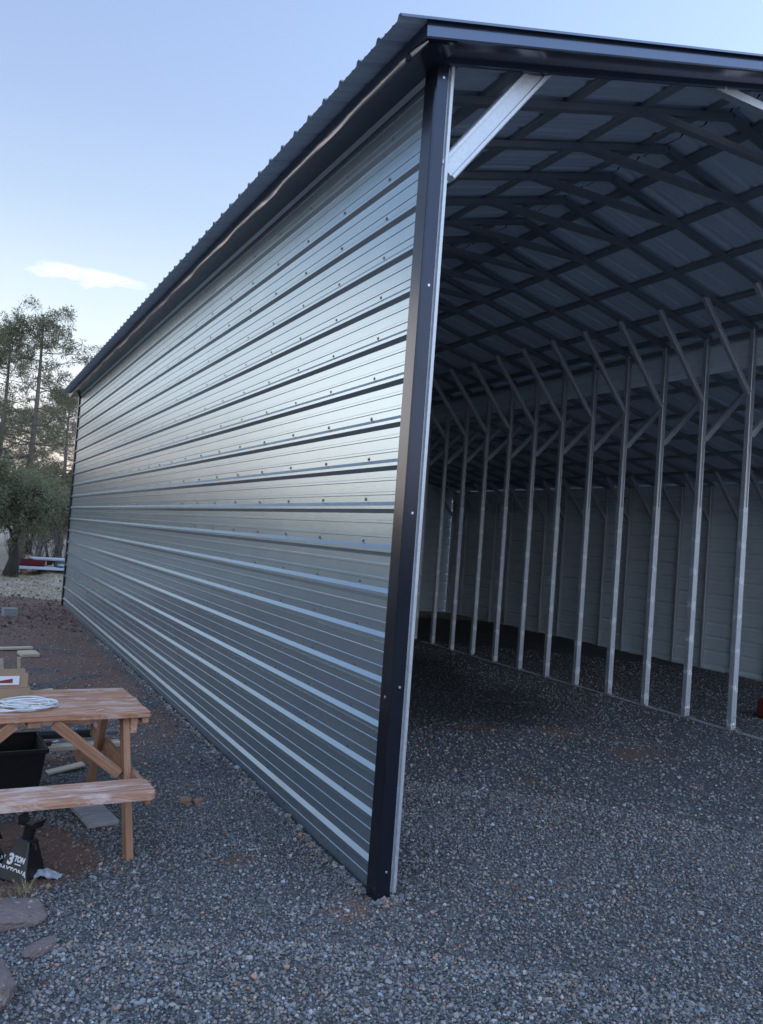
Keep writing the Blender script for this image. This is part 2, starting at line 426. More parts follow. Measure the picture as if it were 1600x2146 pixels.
def build_ground():
    def axis(lo, hi, step, far):
        c = list(np.arange(lo, hi+1e-6, step)); s = step
        a, b = c[0], c[-1]
        while a > -far:
            s *= 1.22; a -= s; c.insert(0, a)
        s = step
        while b < far:
            s *= 1.22; b += s; c.append(b)
        return np.array(c)
    X = axis(-4, 10, .07, 900); Y = axis(-3.5, 17, .085, 900)
    gx, gy = np.meshgrid(X, Y); V = np.stack([gx, gy, gz(gx, gy)], -1).reshape(-1, 3)
    ny, nx = gx.shape; i = (np.arange(ny-1)[:, None]*nx + np.arange(nx-1)[None]).ravel()
    F = np.stack([i, i+1, i+nx+1, i+nx], 1)
    c = np.stack([dirt_mask(gx, gy), grass_mask(gx, gy), shade_mask(gx, gy)], -1).reshape(-1, 3)
    t = NT('cinder_ground'); at = t.n('Attribute'); at.attribute_name = 'Col'
    sep = t.n('SeparateColor'); t.l(at.outputs['Color'], sep.inputs[0])
    v = t.coord('Object')
    vc = t.voro(v, 58, 'Color'); bw = t.n('RGBToBW'); t.l(vc, bw.inputs[0]); vd = t.voro(v, 58, 'Distance')
    n1 = t.noise(v, 1.3, 5, .6); n2 = t.noise(v, 22, 5, .65); n3 = t.noise(v, 150, 3, .6)
    grav = t.ramp(bw.outputs[0], [(.0, (.06, .062, .065)), (.55, (.140, .144, .149)), (.86, (.22, .226, .234)), (.97, (.34, .22, .16))])
    grav = t.mix(1.0, grav, t.ramp(vd, [(.0, 1.25), (.5, .55)]), 'MULTIPLY')
    dirt = t.mix(n2, (.110, .062, .046), (.235, .140, .105))
    dirt = t.mix(t.ramp(n3, [(.45, 0.0), (.75, .6)]), dirt, (.21, .135, .10))
    gr = t.mix(t.noise(t.coord('Object', (.5, 2.2, 1)), 2.2, 6, .7), (.15, .10, .07), (.58, .52, .40))
    df = t.ramp(t.math('ADD', sep.outputs[0], t.math('MULTIPLY', t.math('SUBTRACT', n2, .5), .7)), [(.25, 0.0), (.75, 1.0)])
    gf = t.ramp(t.math('ADD', sep.outputs[1], t.math('MULTIPLY', t.math('SUBTRACT', n2, .5), .8)), [(.35, 0.0), (.6, 1.0)])
    c2 = t.mix(gf, t.mix(df, grav, dirt), gr)
    c2 = t.mix(1.0, c2, t.ramp(n1, [(.3, .82), (.7, 1.15)]), 'MULTIPLY')
    c2 = t.mix(t.math('MULTIPLY', sep.outputs[2], .74), c2, (.0, .0, .0))  # painted floor shade: colour pulled towards black inside the wall
    t.set(c2, .9, 0.0)
    t.bump(t.math('ADD', t.math('MULTIPLY', vd, -1.0), n3), .6, .014)
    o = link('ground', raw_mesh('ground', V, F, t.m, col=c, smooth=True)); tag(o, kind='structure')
build_ground()
def build_gravel():
    cam = np.array([-2.02, -3.74])
    def pts(n, d0, d1, a0, a1):
        d = np.sqrt(rng.uniform(d0*d0, d1*d1, n)) if d1 < 9 else d0 + (d1-d0)*rng.uniform(0, 1, n)**1.15; a = np.radians(rng.uniform(a0, a1, n))
        return cam[0]+d*np.sin(a), cam[1]+d*np.cos(a)
    ico_v = []
    ph = (1+5**.5)/2
    for a, b in ((-1, ph), (1, ph), (-1, -ph), (1, -ph)): ico_v.append((a, b, 0))
    for a, b in ((-1, ph), (1, ph), (-1, -ph), (1, -ph)): ico_v.append((0, a, b))
    for a, b in ((ph, -1), (ph, 1), (-ph, -1), (-ph, 1)): ico_v.append((a, 0, b))
    ico_v = np.array(ico_v); ico_v /= np.linalg.norm(ico_v[0])
    ico_f = np.array([(0, 11, 5), (0, 5, 1), (0, 1, 7), (0, 7, 10), (0, 10, 11), (1, 5, 9), (5, 11, 4), (11, 10, 2), (10, 7, 6), (7, 1, 8), (3, 9, 4), (3, 4, 2), (3, 2, 6), (3, 6, 8), (3, 8, 9), (4, 9, 5), (2, 4, 11), (6, 2, 10), (8, 6, 7), (9, 8, 1)])
    oct_v = np.array([(1, 0, 0), (-1, 0, 0), (0, 1, 0), (0, -1, 0), (0, 0, 1), (0, 0, -1)], float)
    oct_f = np.array([(0, 2, 4), (2, 1, 4), (1, 3, 4), (3, 0, 4), (2, 0, 5), (1, 2, 5), (3, 1, 5), (0, 3, 5)])
    def batch(name, base_v, base_f, n, d0, d1, a0, a1, s0, s1, xy=None):
        x, y = pts(n, d0, d1, a0, a1) if xy is None else xy
        keep = np.ones(n, bool) if name >= 4 else rng.uniform(0, 1, n) > dirt_mask(x, y)*np.where(np.hypot(x+1.7, y-1.0) < .9, .97, .6)
        keep &= ~((np.abs(x) < .020) & (y > -.12))
        x, y = x[keep], y[keep]; n = len(x); k = len(base_v)
        s = np.exp(rng.normal(math.log(s0), s1, n)); s = np.clip(s, s0*.5, s0*3)
        # random rotations from quaternions
        q = rng.normal(size=(n, 4)); q /= np.linalg.norm(q, axis=1, keepdims=True)
        w, a, b, c = q.T
        Rm = np.stack([1-2*(b*b+c*c), 2*(a*b-c*w), 2*(a*c+b*w), 2*(a*b+c*w), 1-2*(a*a+c*c), 2*(b*c-a*w), 2*(a*c-b*w), 2*(b*c+a*w), 1-2*(a*a+b*b)], 1).reshape(n, 3, 3)
        jit = rng.uniform(.72, 1.25, (n, k, 1)); sc = rng.uniform(.6, 1.2, (n, 1, 3))
        P = base_v[None]*jit*sc
        P = np.einsum('nij,nkj->nki', Rm, P)*s[:, None, None]
        P[:, :, 2] *= .8
        z = gz(x, y) + s*rng.uniform(.0, .75, n) + (s*rng.uniform(.2, 1.4, n) if name == 6 else 0)
        P += np.stack([x, y, z], 1)[:, None]
        t = rng.uniform(0, 1, n); lum = np.exp(rng.normal(math.log(.205), .38, n))
        lum = np.minimum(lum, .46); hue = rng.normal(0, 1, n); col = np.stack([lum*(1.0+.06*hue), lum*1.0, lum*(1.01-.08*hue)], 1)
        patch = .035 + .10*np.clip(vnoise(x, y, 2.3, 4), 0, 1)**2 + .35*dirt_mask(x, y)
        o = t < patch; v = rng.uniform(.7, 1.35, n)[:, None]
        col[o] = (np.array([(.40, .225, .150)])*v)[o]
        o = (t > .955) & (t < .985); col[o] = (np.array([(.32, .26, .21)])*v)[o]
        o = t > .996; col[o] = (np.array([(.50, .52, .54)])*v)[o]
        col *= (1-.74*shade_mask(x, y))[:, None]  # pebbles take the same painted shade
        F = (base_f[None] + (np.arange(n)*k)[:, None, None]).reshape(-1, 3)
        return P.reshape(-1, 3), F, np.repeat(col, k, 0)
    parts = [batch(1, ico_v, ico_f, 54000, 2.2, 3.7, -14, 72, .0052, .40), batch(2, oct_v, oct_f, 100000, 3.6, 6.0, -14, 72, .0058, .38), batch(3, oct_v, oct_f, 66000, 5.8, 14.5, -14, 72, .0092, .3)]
    # stones heaped against the foot of the wall, the corner trim and the posts
    n6 = 5200; u6 = rng.uniform(0, 1, n6)**1.3*9.0; hx = -.022-np.abs(rng.normal(0, .022, n6)); hy = u6
    px6 = rng.uniform(-.06, .14, 260); py6 = -.125-np.abs(rng.normal(0, .02, 260))
    py7 = np.repeat(Y0+D*np.arange(0, 14), 40); px7 = XR+rng.uniform(-.07, .07, len(py7)); py7 = py7-.045-np.abs(rng.normal(0, .018, len(py7)))
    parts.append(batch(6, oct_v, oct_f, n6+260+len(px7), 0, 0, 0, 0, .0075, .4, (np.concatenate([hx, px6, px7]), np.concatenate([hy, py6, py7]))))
    # clods, straw and stones on the bare ground past the far end
    V4, F4, _ = batch(4, oct_v, oct_f, 26000, 9.0, 27.0, -16, 16, .017, .45)
    n4 = len(V4)//6; cx, cy = V4.reshape(n4, 6, 3).mean(1)[:, :2].T
    gm = (grass_mask(cx, cy) + .35*vnoise(cx, cy, 2.6, 8) > .5) & (cy > 12); v4 = rng.uniform(.45, 1.3, n4)[:, None]
    c4 = np.where(gm[:, None], np.where(rng.uniform(0, 1, n4)[:, None] < .68, (.56, .50, .39), (.14, .10, .08)), np.where(rng.uniform(0, 1, n4)[:, None] < .55, (.24, .145, .11), (.13, .10, .09)))*v4
    out4 = ~((cx > -.05) & (cy < 14.1)) & (rng.uniform(0, 1, n4) < sstep(8.5, 12.0, cy)); k4 = np.repeat(out4, 6)
    V4 = V4[k4]; F4 = (oct_f[None]+(np.arange(out4.sum())*6)[:, None, None]).reshape(-1, 3); parts.append((V4, F4, np.repeat(c4[out4], 6, 0)))
    # crumbs of soil and bits of bark on the bare dirt
    V5, F5, _ = batch(5, oct_v, oct_f, 60000, 3.2, 9.5, -15, 24, .0045, .5)
    n5 = len(V5)//6; cx, cy = V5.reshape(n5, 6, 3).mean(1)[:, :2].T; ok = (dirt_mask(cx, cy) > .45) & ((np.abs(cx) > .03) | (cy < -.12)); ok &= rng.uniform(0, 1, n5) < .75
    c5 = np.where(rng.uniform(0, 1, n5)[:, None] < .8, (.185, .108, .080), (.30, .23, .18))*rng.uniform(.5, 1.35, n5)[:, None]
    V5 = V5[np.repeat(ok, 6)]; F5 = (oct_f[None]+(np.arange(ok.sum())*6)[:, None, None]).reshape(-1, 3); parts.append((V5, F5, np.repeat(c5[ok], 6, 0)))
    V = np.concatenate([p[0] for p in parts]); off = np.cumsum([0]+[len(p[0]) for p in parts]); F = np.concatenate([p[1]+off[i] for i, p in enumerate(parts)])
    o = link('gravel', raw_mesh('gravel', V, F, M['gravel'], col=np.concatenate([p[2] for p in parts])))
    tag(o, 'loose dark grey volcanic cinder gravel with scattered orange pebbles', 'gravel', kind='stuff')
build_gravel()

# ------------------------------------------------------------------ the steel building
FR = [-.062] + [Y0 + D*k for k in range(0, 23)]           # frame positions along the wall
YB = 13.93                                                 # back wall
XM = (XL+XR)/2
S, ZR = .262, 4.19                                         # roof slope, rafter underside at x = XL
def zu(x): return ZR + S*((x if x <= XM else 2*XM-x) - XL)
SLN, ZLN = .23, 3.80
def zl(x): return ZLN - SLN*(x-5.40)
B = empty('metal_building', (0, 0, 0))
tag(B, 'long charcoal ribbed steel building with an open front and galvanized posts inside', 'building')
PITCH = .2286
def rib_profile(u0, u1, k0, k1, base, flat=False):
    """(u, offset) line of an agricultural panel: major ribs every 9 inches, two low minor ribs between"""
    pts = [(u0, 0.0)]
    for k in range(k0-1, k1+2):
        c = base + PITCH*k
        for a, b in ((-.031, 0), (-.0085, .0195), (.0085, .0195), (.031, 0)): pts.append((c+a, b))
        for m in (.0762, .1524):
            for a, b in ((-.0098, 0), (-.0066, .0034), (.0066, .0034), (.0098, 0)): pts.append((c+m+a, b))
    pts = [p for p in pts[1:] if u0 < p[0] < u1]
    return [(u0, 0.0)] + pts + [(u1, 0.0)]
def sheet(name, prof, place, mats, parent=B, th=.0012, seg=1):
    """two-sided sheet: place(u, off, t) -> point, t from 0 to 1 along the length"""
    n = len(prof); V = []; 
    for layer in (0, 1):
        for s_ in range(seg+1):
            for u, o in prof: V.append(place(u, o - th*layer, s_/seg))
    F = []; mi = []
    def idx(l, s_, i): return (l*(seg+1)+s_)*n+i
    a, b, c = (Vector(V[idx(0, 0, i)]) for i in (0, n//2, n-1))
    d = Vector(V[idx(0, 1, 0)]) - a
    nrm = (c-a).cross(d); outw = Vector(place(prof[0][0], .1, 0)) - Vector(place(prof[0][0], 0, 0))
    flip = nrm.dot(outw) < 0
    for s_ in range(seg):
        for i in range(n-1):
            q = (idx(0, s_, i), idx(0, s_, i+1), idx(0, s_+1, i+1), idx(0, s_+1, i)); F.append(q[::-1] if flip else q); mi.append(0)
            q = (idx(1, s_, i), idx(1, s_+1, i), idx(1, s_+1, i+1), idx(1, s_, i+1)); F.append(q[::-1] if flip else q); mi.append(1)
        for i in (0, n-1):
            F.append((idx(0, s_, i), idx(0, s_+1, i), idx(1, s_+1, i), idx(1, s_, i))); mi.append(0)
    for s_ in (0, seg):
        for i in range(n-1): F.append((idx(0, s_, i), idx(0, s_, i+1), idx(1, s_, i+1), idx(1, s_, i))); mi.append(0)
    return link(name, raw_mesh(name, np.array([tuple(p) for p in V]), np.array(F), mats, mi), parent)
ZB0 = .0185                                                 # centre of the lowest rib
def zr_(k): return ZB0 + PITCH*k
def left_wall():
    cuts = [(-.115, zr_(3)+.030, 0, 3), (zr_(3)-.030, zr_(7)+.030, 3, 7), (zr_(7)-.030, zr_(11)+.030, 7, 11), (zr_(11)-.030, zr_(15)+.030, 11, 15), (zr_(15)-.030, 4.195, 15, 18)]
    for i, (a, b, k0, k1) in enumerate(cuts):
        off = .0016*(i % 2)
        sheet('wall_panel', rib_profile(a, b, k0, k1, ZB0), lambda u, o, t, off=off: (-o-off, .012+t*(YB-.02), u), [M['wall'], M['backer']], seg=6)
left_wall()
def right_wall():
    X = XW+.034
    for i, (a, b, k0, k1) in enumerate([(-.10, zr_(3)+.03, 0, 3), (zr_(3)-.03, zr_(7)+.03, 3, 7), (zr_(7)-.03, zr_(11)+.03, 7, 11), (zr_(11)-.03, 2.99, 11, 13)]):
        off = .0016*(i % 2)
        sheet('wall_panel', rib_profile(a, b, k0, k1, ZB0), lambda u, o, t, off=off: (X+o+off, .0+t*(YB-.02), u), [M['wall'], M['backer']])
    Xb = XR+.036                                            # strip of wall above the side roof
    sheet('wall_panel', rib_profile(3.80, 4.244, 16, 19, ZB0), lambda u, o, t: (Xb+o, .0+t*(YB-.02), u), [M['wall'], M['backer']])
right_wall()
def back_wall():
    def span(u):
        if u < 2.98: return (.004, XW+.03)
        if u < zl(XR+.04)+.05: return (.004, min(XW+.03, 5.40+(ZLN+.055-u)/SLN))
        if u < 4.2: return (.004, XR+.03)
        d = (u-4.205)/S; return (.004+min(d, XM-.1), max(XR+.03-d, XM+.1))
    cuts = [-.10] + [zr_(k) for k in (3, 7, 11, 15, 19)] + [4.92]
    for i in range(len(cuts)-1):
        a, b = cuts[i]-.03*(i > 0), cuts[i+1]+.03*(i < len(cuts)-2); off = .0016*(i % 2)
        def pl(u, o, t, off=off):
            s0, s1 = span(u); return (s0+(s1-s0)*t, YB+o+off, u)
        sheet('wall_panel', rib_profile(a, b, max(0, 4*i-1), 4*i+5, ZB0), pl, [M['wall'], M['backer']])
back_wall()
ZP0 = ZR + .067                                             # roof sheet underside at x = XL
def roof():
    y0 = -.308
    n = 16
    xe = -.352
    xer = 2*XM - xe
    for i in range(n):
        a = y0 + 4*PITCH*i - (.034 if i else .022); b = min(y0 + 4*PITCH*(i+1) + .034, YB+.26)
        off = .0016*(i % 2); pr = rib_profile(a, b, 4*i, 4*i+5, y0)
        pr = [(u, o) for u, o in pr]
        cs = 1/math.sqrt(1+S*S)
        def left(u, o, t, off=off):
            x = xe + (XM-.004-xe)*t; z = ZP0 + S*(x-XL); h = o+off+.0012
            return (x - h*S*cs, u, z + h*cs)
        def right(u, o, t, off=off):
            x = xer + (XM+.004-xer)*t; z = ZP0 + S*(2*XM-x-XL); h = o+off+.0012
            return (x + h*S*cs, u, z + h*cs)
        sheet('roof_panel', pr, left, [M['trim'], M['ceil']]); sheet('roof_panel', pr, right, [M['trim'], M['ceil']])
        cl = 1/math.sqrt(1+SLN*SLN)
        def lean(u, o, t, off=off):
            x = XR+.045 + (XW+.30-XR-.045)*t; z = zl(x)+.062; h = o+off+.0012
            return (x + h*SLN*cl, u, z + h*cl)
        sheet('roof_panel', pr, lean, [M['trim'], M['ceil']])
    # ridge cap
    m = MB(); zc = ZP0 + S*(XM-XL) + .026
    m.prism([(-.16, -.042), (0, 0), (.16, -.042), (.16, -.036), (0, .006), (-.16, -.036)], (XM, y0-.03, zc), (XM, YB+.26, zc), (1, 0, 0), (0, 0, 1))
    m.build('ridge_cap', M['trim'], B)
roof()
def box_prof(w, h, groove=0.0, depth=0.0, lip=.004):
    a, b = w/2, h/2
    if not groove: return [(-a, -b), (a, -b), (a, b), (-a, b)]
    g = groove/2
    return [(-a, -b+lip), (-a+lip, -b), (-g, -b), (-g+.003, -b+depth), (g-.003, -b+depth), (g, -b), (a-lip, -b), (a, -b+lip), (a, b), (-a, b)]
def frames():
    # shared meshes: a grooved upper post, a plain sleeve with brushed zinc over it
    def post_mesh(z1):
        m = MB(); m.prism(box_prof(.062, .056, .020, .016), (0, 0, -.10), (0, 0, z1), (1, 0, 0), (0, 1, 0)); return m.mesh('post', M['galv'])
    sm = MB(); sm.prism(box_prof(.070, .062, .050, .0035, .006), (0, 0, -.02), (0, 0, 2.33), (1, 0, 0), (0, 1, 0)); sleeve = sm.mesh('post_sleeve', M['galv_dab'])
    pl = post_mesh(4.20); pw = post_mesh(2.96)
    def brace_mesh(p0, p1, w=.066, d=.050, mat='galv'):
        p0, p1 = Vector(p0), Vector(p1); t = (p1-p0).normalized(); u = Vector((t.z, 0, -t.x))
        m = MB(); m.prism(box_prof(w, d, w*(.46 if w < .1 else .60), .012, .007), p0, p1, u, (0, 1, 0)); return m.mesh('knee_brace', M[mat])
    bl = brace_mesh((.102, 0, 3.50), (.80, 0, zu(.80)+.002), .066); br = brace_mesh((XR-.034, 0, 3.50), (XR-.77, 0, zu(XR-.77)+.002), .060)
    bf = brace_mesh((.10, 0, 3.625), (.675, 0, zu(.675)+.02), .122, .058)
    ble = brace_mesh((XR+.034, 0, 3.06), (5.98, 0, zl(5.98)+.002)); bw = brace_mesh((XW-.034, 0, 2.40), (8.42, 0, zl(8.42)+.002))
    t = (Vector((XM, 0, zu(XM))) - Vector((XL, 0, zu(XL)))); t.normalize(); n = Vector((-t.z, 0, t.x))
    def raf(pa, pb, up, h=.0455, w=.057):
        m = MB(); m.prism([(-w/2, 0), (w/2, 0), (w/2, h), (-w/2, h)], pa, pb, (0, 1, 0), up); return m.mesh('rafter', M['dark_steel'])
    rl = raf((XL-.03, 0, zu(XL-.03)), (XM, 0, zu(XM)), n); n2 = Vector((-n.x, 0, n.z))
    rr = raf((XR+.03, 0, zu(XR+.03)), (XM, 0, zu(XM)), n2)
    nl = Vector((SLN, 0, 1)).normalized(); rle = raf((XR+.034, 0, zl(XR+.034)), (XW+.03, 0, zl(XW+.03)), nl)
    ZT = 4.665; xa = XL + (ZT-ZR)/S; xb = 2*XM-xa
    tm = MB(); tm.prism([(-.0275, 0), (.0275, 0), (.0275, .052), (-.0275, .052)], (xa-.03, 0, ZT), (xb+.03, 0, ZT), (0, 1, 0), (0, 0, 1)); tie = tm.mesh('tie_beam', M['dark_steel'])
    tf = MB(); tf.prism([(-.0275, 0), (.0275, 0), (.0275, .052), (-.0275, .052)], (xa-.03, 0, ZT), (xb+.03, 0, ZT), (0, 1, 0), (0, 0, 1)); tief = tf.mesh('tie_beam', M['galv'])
    for i, y in enumerate(FR):
        for x in (XL, XR): link('post', pl, B, (x, y, 0))
        link('post', pw, B, (XW, y, 0))
        if i: link('post_sleeve', sleeve, B, (XR, y, -.035))
        else: link('post_sleeve', sleeve, B, (XR, y-.002, -.035))
        link('rafter', rl, B, (0, y, 0)); link('rafter', rr, B, (0, y, 0)); link('rafter', rle, B, (0, y, 0))
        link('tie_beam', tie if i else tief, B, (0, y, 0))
        link('knee_brace', bl if i else bf, B, (0, y+(.010 if i == 0 else -.004), 0)); link('knee_brace', br, B, (0, y-.004, 0))
        link('knee_brace', ble, B, (0, y-.004, 0)); link('knee_brace', bw, B, (0, y-.004, 0))
    # purlins (hat channels) along the building
    y0, y1 = -.28, YB+.2
    def purlin(x, zfun, sl):
        m = MB(); z = zfun(x)+.0475; tt = Vector((1, 0, sl)).normalized(); nn = Vector((-tt.z, 0, tt.x))
        m.prism([(-.062, .0185), (-.045, .0185), (-.038, .0), (.038, .0), (.045, .0185), (.062, .0185), (.062, .0195), (-.062, .0195)], (x, y0, z), (x, y1, z), tt, nn)
        m.build('purlin', M['dark_steel'], B)
    for d in (.10, .54, 1.18, 1.80, 2.40):
        purlin(XL+d, zu, S); purlin(XR-d, zu, -S)
    for x in (5.75, 6.45, 7.15, 7.85, 8.55): purlin(x, lambda x: zl(x)-.0035, -SLN)
    # base rails half sunk in the gravel, and the rail under the eaves
    for x, z in ((XL, -.10), (XR, -.075), (XW, -.075)):
        m = MB(); m.box((x, YB/2-.03, z), (.056, YB-.02, .056)); m.build('base_rail', M['galv'], B)
    m = MB(); m.box((XR+.0, YB/2, 4.155), (.05, YB-.02, .05)); m.build('eave_rail', M['dark_steel'], B)
frames()
def trims():
    # corner trim, an L of folded sheet standing proud of the wall
    m = MB()
    L_ = [(-.0285, .0), (-.0285, -.100), (-.0265, -.108), (-.018, -.1125), (.046, -.1125), (.046, -.1105), (-.017, -.1105), (-.0265, -.099), (-.0265, .0)]
    m.prism(L_[::-1], (0, 0, -.135), (0, 0, 4.17), (1, 0, 0), (0, 1, 0))
    m.box((-.015, -.0015, 2.02), (.026, .002, 4.30))
    m.build('corner_trim', M['corner'], B)
    m = MB(); Lb = [(-.028, .06), (-.028, -.05), (-.026, -.05), (-.026, .058), (.05, .058), (.05, .06)]
    m.prism(Lb[::-1], (0, YB-.02, -.13), (0, YB-.02, 4.16), (1, 0, 0), (0, 1, 0)); m.build('corner_trim', M['corner'], B)
    # eave trim: slightly bellied fascia below the roof overhang, and the boxed soffit
    zt = lambda x: ZP0 + S*(x-XL)
    xs = -.200
    face = [(xs, zt(xs)-.002), (xs-.003, zt(xs)-.022), (xs-.001, zt(xs)-.036), (xs+.006, zt(xs)-.060), (xs+.016, zt(xs)-.086), (xs+.021, zt(xs)-.092)]
    sof = [(-.004, zt(xs)-.093+(.196-.021)*S)]
    line = face+sof; inner = [(x+.002, z+.001) for x, z in line[::-1]]
    N = 60
    def waver(y, k):
        return (.0016*math.sin(y*2.1+.7)+.0012*math.sin(y*5.3)+.0008*math.sin(y*11.0+2))*(1.0 if 0 < k < 5 else 0)
    V = []; F = []
    ya, yb = -.292, YB+.20
    for j in range(N*3+1):
        y = ya+(yb-ya)*j/(N*3)
        for k, (x, z) in enumerate(line): V.append((x - waver(y, k), y, z + waver(y+3, k)))
    n = len(line)
    for j in range(N*3):
        for k in range(n-1): F.append((j*n+k, j*n+k+1, (j+1)*n+k+1, (j+1)*n+k))
    link('eave_trim', raw_mesh('eave_trim', V, F, M['trim'], smooth=False), B)
    me = bpy.data.objects['eave_trim'].data if 'eave_trim' in bpy.data.objects else None
    if me:
        sm = [(i % (n-1)) < 5 for i in range(len(F))]; me.polygons.foreach_set('use_smooth', sm)
    # rake trim on the open front: fascia, soffit and the header lip over the opening
    for side in (0, 1):
        X = (lambda x: x) if side == 0 else (lambda x: 2*XM-x)
        m = MB(); t = Vector((1, 0, S)).normalized() if side == 0 else Vector((-1, 0, S)).normalized()
        def pt(x, y, dz): return (X(x), y, ZP0 + S*(x-XL) + dz)
        xa, xb = xs, XM
        pr = [(-.303, .016), (-.306, -.070), (-.302, -.079), (-.290, -.081), (-.118, -.058), (-.115, -.060), (-.115, -.094), (-.106, -.098), (-.092, -.098), (-.092, .0), (-.29, .0)]
        V = [pt(xa, y, dz) for y, dz in pr] + [pt(xb, y, dz) for y, dz in pr]; n = len(pr)
        fs = [(i, (i+1) % n, n+(i+1) % n, n+i) for i in range(n)]
        if side == 0: fs = [f[::-1] for f in fs]
        fs += [tuple(range(n)), tuple(range(n, 2*n))[::-1]]
        m.add(V, fs); m.build('rake_trim', M['trim'], B)
    # front trim of the side roof
    m = MB(); V = []; pr = [(-.303, .016), (-.306, -.070), (-.290, -.081), (-.115, -.060), (-.115, -.098), (-.092, -.098), (-.092, .0), (-.29, .0)]
    for x in (XR+.05, XW+.25): V += [(x, y, zl(x)+.062+dz) for y, dz in pr]
    n = len(pr); m.add(V, [(i, (i+1) % n, n+(i+1) % n, n+i)[::-1] for i in range(n)] + [tuple(range(n)), tuple(range(n, 2*n))[::-1]]); m.build('rake_trim', M['trim'], B)
trims()
def screws():
    def head(m, p, ax, r=.0065, h=.006):
        ax = Vector(ax); u = ax.orthogonal().normalized(); w = ax.cross(u); p = Vector(p); vs = []
        for rr, hh in ((r*1.7, 0), (r*1.7, h*.25), (r, h*.3), (r*.9, h)):
            vs += [p+(u*math.cos(k*math.pi/3)+w*math.sin(k*math.pi/3))*rr+ax*hh for k in range(6)]
        fs = [(i*6+k, i*6+(k+1) % 6, (i+1)*6+(k+1) % 6, (i+1)*6+k) for i in range(3) for k in range(6)] + [tuple(18+k for k in range(6))]
        m.add(vs, fs)
    m = MB()
    for y in FR[1:]:
        for k in range(0, 18): head(m, (-.0005, y+random.uniform(-.006, .006), zr_(k)+.044+random.uniform(-.003, .003)), (-1, 0, 0))
        head(m, (-.0005, y+.02, -.062), (-1, 0, 0)); head(m, (-.0005, y+.26, -.068), (-1, 0, 0))
    o = m.build('wall_screws', M['screw'], B); o['kind'] = 'stuff'
    m = MB()
    for z in (4.075, 2.99, 1.82, .94, .02): head(m, (.018, -.1125, z), (0, -1, 0), .0044, .004)
    head(m, (-.0285, -.05, .88), (-1, 0, 0), .005, .004)
    for y in FR[1:]:
        for i in range(3):
            for j in range(2): head(m, (XR-.014+.026*j+random.uniform(-.003, .003), y-.032, .0+.045*i), (0, -1, 0), .0055, .006)
    head(m, (2.06, -.115, 4.677), (0, -1, 0), .007, .006)
    o = m.build('bright_screws', M['bright_screw'], B); o['kind'] = 'stuff'
screws()

# ------------------------------------------------------------------ trees
def leaf_cards(cent, n_per, rad, ln, wd, shade, up=.15, flat=1.0):
    """small pointed leaf faces scattered round centres; returns verts, tri faces, colours"""
    cent = np.asarray(cent, float); N = len(cent)*n_per
    c = np.repeat(cent, n_per, 0); sh = np.repeat(np.asarray(shade, float), n_per)
    d = rng.normal(size=(N, 3)); d[:, 2] = d[:, 2]*flat + up; d /= np.linalg.norm(d, axis=1, keepdims=True)
    p = c + d*(np.asarray(rad)*rng.uniform(.05, 1, N)**.6)[:, None]
    d2 = d*.8 + rng.normal(size=(N, 3))*.45; d2 /= np.linalg.norm(d2, axis=1, keepdims=True)
    s = np.cross(d2, rng.normal(size=(N, 3))); s /= np.linalg.norm(s, axis=1, keepdims=True)
    L = ln*rng.uniform(.6, 1.35, N)[:, None]; W = wd*rng.uniform(.7, 1.3, N)[:, None]
    V = np.stack([p - s*W, p + s*W, p + d2*L], 1).reshape(-1, 3)
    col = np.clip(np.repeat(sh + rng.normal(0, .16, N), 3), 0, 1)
    return V, np.arange(3*N).reshape(-1, 3), np.stack([col]*3, 1)
def bent(p0, p1, sag, n=5, j=.0):
    p0, p1 = Vector(p0), Vector(p1); out = []
    for i in range(n+1):
        t = i/n; p = p0.lerp(p1, t); p.z += sag*4*t*(1-t)
        if 0 < i < n and j: p += Vector((random.uniform(-j, j), random.uniform(-j, j), random.uniform(-j, j)))
        out.append(p)
    return out
